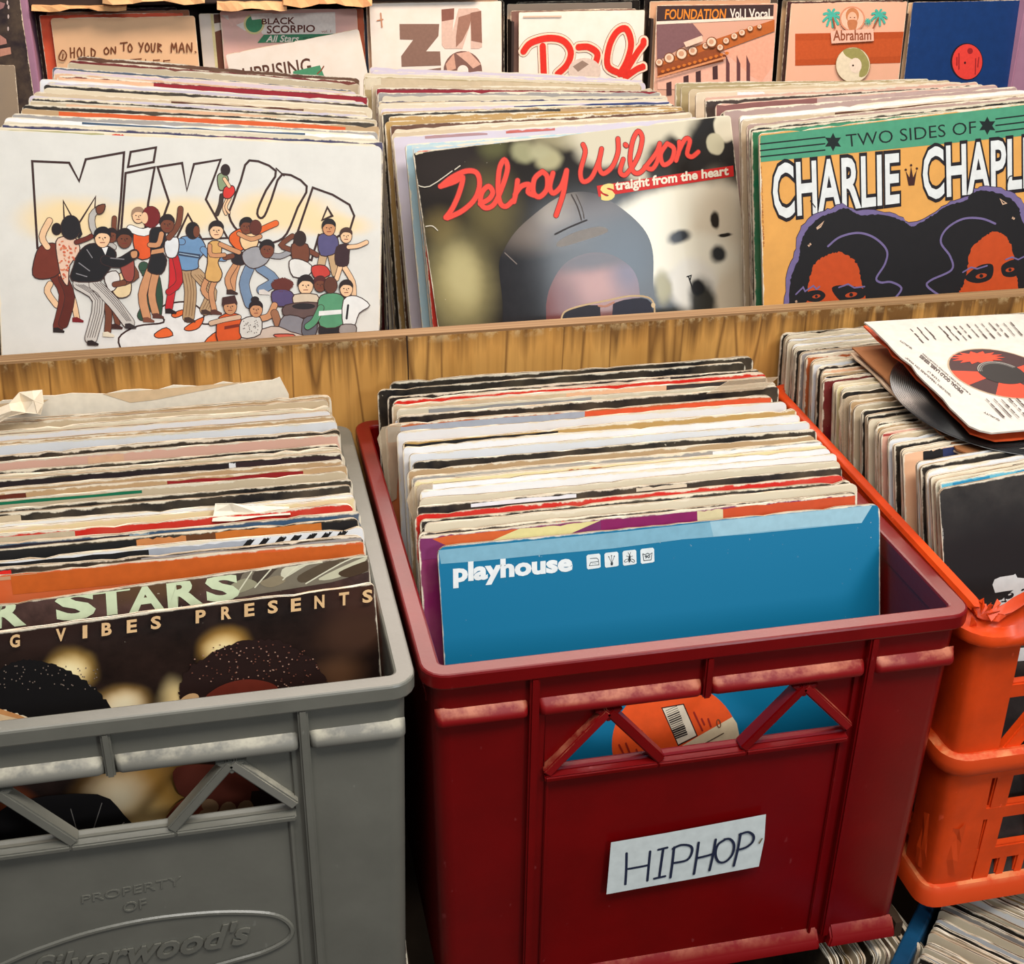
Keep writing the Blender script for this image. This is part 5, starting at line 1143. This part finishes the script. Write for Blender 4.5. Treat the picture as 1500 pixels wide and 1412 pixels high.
def behind(lst):
    for (u, v, c, dy, lab) in lst: racksleeve(u, v, PAL[c] if isinstance(c, str) else c, lab, dy=dy, lean=.03, grp=RG)
# first: hand-written cream sleeve with an orange one behind it
o, cv = racksleeve(74, 27, (226, 186, 146), 'peach cream sleeve with handwriting beside the left purple post of the far rack')
A = Art(cv, TR1, .0001, .0003)
HW = (110, 62, 34)
HWL = {'O': [[(.5, 0), (.05, .4), (.2, .95), (.7, .95), (.95, .5), (.5, 0)]], 'H': [[(0, 0), (.1, 1)], [(.8, 0), (.8, 1)], [(.05, .55), (.8, .45)]], 'L': [[(.1, 0), (.15, 1), (.9, .9)]], 'D': [[(.1, .1), (.15, 1)], [(.1, .1), (.9, .4), (.7, .9), (.15, 1)]], 'N': [[(0, 1), (.05, .1), (.8, .95), (.85, 0)]],
       'T': [[(-.3, .05), (1.2, -.05)], [(.45, 0), (.45, 1)]], 'Y': [[(0, 0), (.45, .5)], [(.95, 0), (.3, 1.1)]], 'U': [[(0, .05), (.1, .9), (.6, .95), (.85, 0)]], 'R': [[(.1, 0), (.1, 1)], [(.1, .05), (.8, .2), (.15, .5), (.9, 1)]], 'M': [[(0, 1), (.1, .05), (.5, .6), (.85, 0), (1, 1)]], 'A': [[(0, 1), (.5, 0), (.9, 1)], [(.2, .65), (.8, .6)]], '.': [[(.1, .95), (.2, 1)]], 'I': [[(.4, 0), (.4, 1)]], 'F': [[(.1, 0), (.1, 1)], [(.1, .05), (.9, 0)], [(.1, .5), (.7, .45)]], 'E': [[(.9, 0), (.1, .05), (.1, 1), (.9, .95)], [(.1, .5), (.7, .48)]], 'J': [[(-.2, .05), (1, 0)], [(.6, 0), (.5, .9), (.1, .95)]]}
def hand(st, x0, y0, x1, y1, h, w, lt=True):
    n = len(st)
    for i, ch in enumerate(st):
        if ch == ' ': continue
        x = lerp(x0, x1, i/max(1, n-1)); y = lerp(y0, y1, i/max(1, n-1)); cw = abs(x1-x0)/max(1, n-1)*.72
        for s in HWL[ch]: A.stroke([(x+p[0]*cw, y+p[1]*h) for p in s], w, HW, smooth=3, mb=A.lt)
hand('HOLD', 276, 188, 356, 186, 38, 6); hand('ON', 408, 186, 436, 184, 26, 6); hand('TO', 478, 168, 502, 172, 30, 6); hand('YOUR', 545, 168, 618, 170, 32, 6); hand('MAN.', 672, 168, 764, 168, 36, 6); hand('TIFF', 520, 232, 640, 236, 40, 5); hand('H', 350, 236, 351, 236, 40, 5)
A.stroke([(232, 220), (246, 196), (262, 214), (252, 236), (234, 232), (232, 220)], 5, HW, smooth=3, mb=A.lt); A.stroke([(248, 212), (246, 228)], 5, HW, mb=A.lt)
A.done(o)
racksleeve(57, 22, (226, 88, 54), 'glossy orange-red sleeve showing beside the left purple post', dy=.02)
racksleeve(68, 18, (222, 150, 110), 'orange-topped sleeve peeping out above the handwritten sleeve', dy=.045)
racksleeve(50, 14, (70, 30, 36), 'dark maroon sleeve at the very left of the far rack pocket', dy=.075)
# second: pink sleeve with green lettering band, and the white one standing before it
o, cv = racksleeve(322, 16, (226, 184, 176), 'pink record sleeve with brown capitals and a green band in the far rack', dy=.02)
A = Art(cv, TRb, .0001, .0003)
A.poly([(236, 120), (1130, 95), (1135, 268), (560, 268), (540, 230), (420, 240)], (228, 222, 216)); A.poly([(290, 115), (470, 100), (420, 170), (300, 215)], (226, 188, 178))
A.poly(ell(494, 188, 82, 82, 24), (216, 206, 150)); A.poly(ell(494, 188, 66, 66, 24), (64, 140, 100)); A.poly([(462, 110), (640, 100), (620, 140), (478, 156)], (228, 222, 216))
A.text('BLACK', [(553, 146), (815, 132), (815, 190), (553, 192)], (92, 40, 30), .02); A.text('SCORPIO', [(594, 200), (972, 194), (972, 252), (594, 264)], (92, 40, 30), .02)
A.poly([(570, 272), (1156, 264), (1156, 326), (520, 336)], (60, 132, 96)); A.text('All Stars', [(586, 278), (846, 274), (846, 330), (586, 330)], (230, 226, 216), .02, .25); A.text('vol. 1', [(1022, 236), (1096, 234), (1096, 254), (1022, 256)], (150, 80, 66))
for i in range(5): A.stroke([(880+i*54, 298), (910+i*54, 296)], 12, (44, 104, 76))
A.done(o)
o, cv = racksleeve(291, 20, (224, 216, 206), 'white sleeve with a brown stripe just left of the pink sleeve', dy=.035)
A = Art(cv, TRb, .0001, .0003); A.poly([(150, 110), (172, 110), (215, 530), (190, 530)], (224, 214, 160)); A.poly([(176, 112), (285, 112), (285, 170), (180, 184)], (96, 60, 44)); A.poly([(186, 250), (290, 215), (318, 420), (330, 540), (212, 540)], (110, 66, 48)); A.done(o)
o, cv = racksleeve(330, 80, (226, 222, 214), 'tilted white sleeve with tall brown capitals in front of the pink sleeve', dy=-.012, roll=-.16)
A = Art(cv, TRb, .0001, .0003)
A.text('UPRISING', [(400, 535), (930, 452), (950, 572), (415, 655)], (84, 52, 40), .01)
A.poly([(800, 560), (1010, 512), (1046, 600), (800, 600)], (70, 140, 104)); A.stroke([(1040, 520), (1020, 552), (990, 578)], 10, (130, 70, 44))
A.lt, tmp2 = MB(), A.lt; A.lt = tmp2; A.done(o)
racksleeve(334, 16, (226, 104, 62), 'orange sleeve showing at the right of the pink sleeve in the far rack', dy=.045)
racksleeve(342, 20, (116, 136, 170), 'grey-blue sleeve at the right end of the second rack pocket', dy=.07)
racksleeve(350, 16, (70, 26, 30), 'dark red sleeve at the far right end of the second rack pocket', dy=.1)
# third: white sleeve with big brown block letter
o, cv = racksleeve(541, 5, (226, 220, 212), 'white sleeve with a big brown block letter and photo patches in the far rack')
A = Art(cv, TR2, .0001, .0003); BN = (128, 100, 88)
A.poly([(176, 112), (362, 112), (358, 168), (300, 240), (366, 240), (370, 306), (186, 312), (184, 262), (240, 186), (178, 184)], BN)
A.poly([(372, 44), (432, 38), (424, 150), (452, 40), (540, 38), (556, 50), (562, 218), (548, 228), (510, 228), (508, 110), (470, 228), (388, 228), (374, 210)], (206, 178, 164)); A.poly([(372, 44), (432, 38), (430, 90), (374, 100)], (130, 86, 74)); A.poly([(452, 80), (520, 60), (500, 130), (470, 190), (440, 220), (440, 170)], (150, 112, 96)); A.poly([(508, 60), (558, 50), (562, 200), (512, 190)], (136, 98, 84))
A.poly(ell(472, 330, 90, 92, 30), (120, 88, 80)); A.poly([(440, 250), (500, 240), (556, 300), (520, 320), (490, 290)], (206, 166, 148)); A.poly([(392, 300), (430, 250), (440, 320), (400, 335)], (200, 156, 136)); A.poly(ell(472, 330, 26, 26, 20), (226, 220, 212))
A.stroke([(88, 62), (94, 126)], 7, (180, 130, 100)); A.stroke([(72, 96), (98, 90)], 6, (180, 130, 100)); A.poly([(200, 340), (370, 316), (368, 345)], BN); A.done(o)
racksleeve(536, 0, (206, 168, 140), 'tan sleeve behind the white block-letter sleeve in the far rack', dy=.02); racksleeve(548, 4, (60, 40, 36), 'dark sleeve at the right behind the white block-letter sleeve', dy=.05)
# fourth: white sleeve with red outlined script
o, cv = racksleeve(760, 18, (226, 222, 214), 'white sleeve with huge red outlined script letters in the far rack')
A = Art(cv, TR2, .0001, .0003); RD = (206, 44, 32)
S4 = [[(755, 240), (790, 200), (870, 178), (940, 190), (976, 240), (960, 300), (915, 345)], [(845, 215), (850, 345)], [(1012, 220), (1060, 220), (1100, 250), (1090, 300)], [(1232, 360), (1290, 320), (1330, 310)], [(1215, 345), (1150, 310), (1155, 220), (1190, 150), (1235, 135), (1258, 200), (1240, 280), (1205, 345)], [(1235, 330), (1290, 240), (1330, 190)]]
for wd, c in ((56, (110, 60, 44)), (52, (228, 206, 184)), (32, RD)):
    for p in S4: A.stroke(p, wd, c, smooth=5)
A.poly(ell(1040, 330, 76, 60, 24), (206, 190, 178)); A.poly([(985, 310), (1030, 282), (1060, 300), (1010, 335)], (140, 120, 108)); A.stroke([(756, 78), (930, 76)], 8, (206, 180, 160)); A.done(o)
o, cv = racksleeve(748, 16, (120, 88, 80), 'brown photographic sleeve edge left of the red script sleeve', dy=.02); racksleeve(743, 6, (216, 190, 166), 'pale sleeve behind the red script sleeve in the far rack', dy=.05); racksleeve(757, 3, (46, 34, 34), 'black sleeve at the right behind the red script sleeve', dy=.09)
# fifth: saxophone and keyboard photograph
o, cv = racksleeve(962, 8, (206, 160, 140), 'sleeve picturing a saxophone above piano keys in the far rack')
A = Art(cv, TR3, .0001, .0003)
A.poly([(58, 22), (518, 18), (516, 62), (58, 84)], (60, 44, 44)); A.text('FOUNDATION', [(90, 36), (332, 34), (332, 76), (90, 76)], (214, 130, 44), .02, .15); A.text('Vol.1', [(346, 34), (408, 34), (408, 72), (346, 72)], (228, 220, 210), .02); A.text('Vocal', [(420, 34), (502, 34), (502, 72), (420, 72)], (228, 220, 210), .02)
A.poly([(58, 84), (516, 64), (516, 74), (58, 96)], (226, 214, 200)); A.poly([(58, 96), (200, 92), (240, 140), (60, 240)], (120, 88, 92))
A.poly([(60, 300), (520, 160), (524, 350), (62, 350)], (226, 176, 156)); A.poly([(320, 200), (520, 130), (520, 260), (470, 320), (430, 300)], (222, 164, 140))
for i, (x, y) in enumerate(((105, 325), (172, 300), (220, 282), (286, 262))): A.poly([(x-9, y), (x+11, y-6), (x+12, y+48), (x-8, y+50)], (70, 46, 48))
for x in (330, 372, 410): A.poly([(x, 216), (x+14, 250), (x+14, 350), (x, 350)], (96, 60, 62))
A.poly([(60, 250), (240, 170), (520, 76), (520, 122), (320, 196), (62, 296)], (176, 96, 44)); A.poly([(60, 262), (300, 180), (320, 240), (62, 300)], (140, 74, 40))
for (x, y, q) in ((108, 228, 22), (156, 212, 24), (200, 200, 20), (250, 180, 14), (68, 245, 16), (330, 160, 14), (362, 142, 14), (392, 128, 14), (424, 112, 12), (460, 104, 10), (306, 186, 14), (272, 165, 22)): A.poly(ell(x, y, q, q, 16), (120, 70, 40)); A.poly(ell(x-1, y-1, q*.8, q*.8, 16), (226, 200, 176)); A.poly(ell(x-2, y-2, q*.45, q*.45, 12), (196, 150, 120))
for i in range(26): a = i/25; A.poly(ell(lerp(70, 330, a), lerp(290, 215, a)-8*(i % 2), 8, 6, 8), (196, 112, 44) if i % 2 else (110, 56, 30))
A.poly([(160, 165), (232, 138), (236, 160), (170, 184)], (222, 196, 176)); A.stroke([(60, 300), (320, 225)], 8, (206, 140, 96)); A.done(o)
racksleeve(952, 2, (200, 160, 128), 'tan sleeve edge at the left of the saxophone sleeve', dy=.02); racksleeve(944, -2, (56, 40, 36), 'black-edged sleeve behind the saxophone sleeve in the far rack', dy=.045); racksleeve(966, -2, (160, 130, 110), 'drab sleeve at the right behind the saxophone sleeve', dy=.07)
# sixth: peach sleeve with palms
o, cv = racksleeve(1159, 5, (228, 178, 152), 'peach sleeve with teal palm trees and an orange band in the far rack')
A = Art(cv, TR3, .0001, .0003)
A.poly([(602, 132), (1040, 124), (1040, 246), (602, 258)], (176, 78, 36)); A.poly([(602, 160), (1040, 150), (1040, 220), (602, 235)], (186, 84, 40))
for (x, y, k) in ((745, 62, 34), (930, 60, 30), (886, 82, 13)):
    for i in range(9): a = math.pi*(1.15+i/8*1.75); A.stroke([(x, y), (x+k*.6*math.cos(a), y+k*.6*math.sin(a)), (x+k*math.cos(a), y+k*math.sin(a)+k*.25)], k*.3, (70, 176, 160), smooth=3)
A.stroke([(748, 70), (756, 110)], 7, (150, 84, 60)); A.stroke([(926, 70), (906, 110)], 7, (150, 84, 60))
A.poly(ell(824, 74, 50, 50, 24), (206, 142, 112)); A.poly(ell(824, 74, 44, 44, 24), (228, 190, 166)); A.poly(ell(824, 60, 26, 30, 18), (190, 126, 84)); A.poly(ell(824, 72, 19, 26, 18), (226, 178, 150)); A.poly([(806, 80), (842, 80), (838, 112), (824, 120), (810, 112)], (186, 120, 80), smooth=3)
for x in (816, 832): A.poly(ell(x, 68, 3, 2, 8), (90, 50, 40))
A.poly([(738, 122), (906, 112), (908, 160), (742, 170)], (228, 184, 164)); A.text('Abraham', [(748, 118), (898, 114), (898, 156), (748, 160)], (140, 80, 54), .02)
A.poly(ell(826, 254, 68, 70, 32), (150, 120, 80)); A.poly(ell(826, 254, 66, 68, 32), (222, 214, 188)); A.poly([(790, 195), (850, 190), (888, 240), (880, 290), (850, 300), (852, 250), (800, 220)], (150, 148, 90), smooth=3); A.poly(ell(836, 256, 24, 30, 16), (228, 214, 196)); A.poly(ell(826, 256, 4, 4, 8), (60, 40, 30)); A.done(o)
racksleeve(1153, 2, (64, 34, 40), 'dark maroon sleeve edge left of the palm tree sleeve', dy=.02); racksleeve(1146, 0, (206, 170, 130), 'cream sleeve edge behind the palm tree sleeve in the far rack', dy=.045); racksleeve(1164, 0, (40, 32, 34), 'black sleeve at the right behind the palm tree sleeve', dy=.07)
# seventh: blue sleeve with red label
bm_ = cover_mat('deep_blue_card', (16, 54, 112), [], .5, .0, cv, TR3, .05, .6)
o, cv = racksleeve(1337, 3, (14, 52, 110), 'deep blue sleeve with a red centre label at the right end of the far rack', mat=bm_, seed=80)
A = Art(cv, TR3, .0001, .0003); A.poly(ell(1275, 242, 64, 73, 40), (30, 24, 40)); A.poly(ell(1277, 242, 59, 69, 40), (222, 66, 58))
A.mb, keepm = MB(), A.mb
lb = keepm; A.mb = lb
A.poly(ell(1288, 200, 11, 12, 14), (150, 36, 40)); A.poly(ell(1268, 246, 4, 5, 10), (50, 20, 24))
for (a, b) in (((1310, 230), (1308, 290)), ((1322, 225), (1318, 262)), ((1244, 210), (1244, 270)), ((1236, 225), (1236, 255))): A.stroke([a, b], 5, (150, 36, 40))
o2, _ = A.done(o, 'record_label')
racksleeve(1331, 4, (214, 178, 142), 'cream sleeve edge at the left of the deep blue sleeve', dy=.02)
# dark sleeve and grey sleeve left of the post
sc1 = Cover(ony(-203, -20, RY-.06), .02, 0, 0); o = put_sleeve(sc1, (44, 36, 40), 'dark photographic sleeve at the far left beyond the purple post', None)
A = Art(sc1, zoomT(0, 0, 941/120), .0001, .0003); A.poly([(0, 20), (60, 40), (40, 90), (0, 110)], (150, 110, 110)); A.poly([(0, 400), (70, 450), (80, 500), (0, 520)], (180, 130, 118)); A.poly([(0, 560), (120, 540), (130, 620), (0, 650)], (190, 140, 120))
for q in ((98, 80), (96, 190), (94, 330), (86, 30)): A.poly(ell(*q, 10, 26, 10), (196, 180, 176))
A.done(o)
sc2 = Cover(ony(-205, 88, RY-.075), .02, .06, 0); o = put_sleeve(sc2, (150, 136, 118), 'grey-beige sleeve below the dark one left of the purple post', None)
# brown paper bags folded on the ledge above
def folded(u0, u1, v0, v1, y, col, label, seed, bow=4):
    rr = random.Random(seed); n = 10; top = []; bot = []
    for i in range(n+1):
        u = lerp(u0, u1, i/n); p = ony(u, v0+rr.uniform(-1, 1), y); q = ony(u, v1+bow*math.sin(i/n*9)+rr.uniform(-1.2, 1.2), y-.012*rr.random()); top.append(p); bot.append(q)
    mb = MB(); k = n+1; vs = [tuple(p) for p in top]+[tuple(p) for p in bot]; vs += [(x, yy+.05, z) for x, yy, z in vs]
    fs = [(i, i+1, k+i+1, k+i) for i in range(n)]+[(2*k+i, 3*k+i, 3*k+i+1, 2*k+i+1) for i in range(n)]+[(i, 2*k+i, 2*k+i+1, i+1) for i in range(n)]+[(k+i, k+i+1, 3*k+i+1, 3*k+i) for i in range(n)]+[(0, k, 3*k, 2*k), (n, 2*k+n, 3*k+n, k+n)]
    mb.add(vs, fs, ink(col, .8)); return tag(mb.build('paper_bag'), label, 'bag')
folded(46, 185, 9, 15, RY-.03, (206, 158, 108), 'flat brown paper bag on the ledge above the handwritten sleeve', 1, 2)
folded(150, 300, -8, 4, RY-.045, (214, 170, 122), 'pale brown paper bag hanging over the top ledge at the left', 2, 3)
folded(318, 420, 4, 14, RY-.035, (212, 164, 118), 'folded brown paper bag on the ledge over the pink sleeve', 3, 2)
folded(415, 545, -8, 8, RY-.045, (216, 160, 112), 'creased brown paper bag above the right end of the pink sleeve', 4, 3)

# ------------------------------------------------------------------ records of the lower tier, seen below the crates
random.seed(61)
def low_stack(p0, step, ang, n, cols, ctx, group, lean=.0, zt=-.2985):
    for i in range(n):
        x, y = p0[0]+step[0]*i, p0[1]+step[1]*i; a = ang+random.uniform(-.008, .008)
        tl = Vector((x, y, zt+random.uniform(-.004, .002)))
        cv = Cover(tl, lean+random.uniform(-.008, .008), 0, a)
        c = cols[i % len(cols)]
        put_sleeve(cv, PAL[c], '%s record sleeve, %s from the left %s' % (CN.get(c, c), ordinal(i+1), ctx), group)
low_stack((.2715, .318), (.0054, 0), -math.pi/2+.085, 15, ('black', 'tan', 'black', 'ochre', 'cream', 'tan', 'black', 'white', 'cream', 'maroon', 'beige', 'cream', 'black', 'dark', 'cream'), 'in the timber bin below the red crate', 'records in the timber bin', .08, -.2985)
b0 = BO+BD*.10+BN_*.0175
low_stack((b0.x, b0.y), (BD.x*.0068, BD.y*.0068), -.87, 25, ('brown', 'ochre', 'cream', 'cream', 'black', 'white', 'cream', 'tan', 'cream', 'beige', 'black', 'white', 'cream', 'grey', 'black', 'cream', 'white', 'beige'), 'in the blue crate', 'records in the blue crate', .04, -.287)
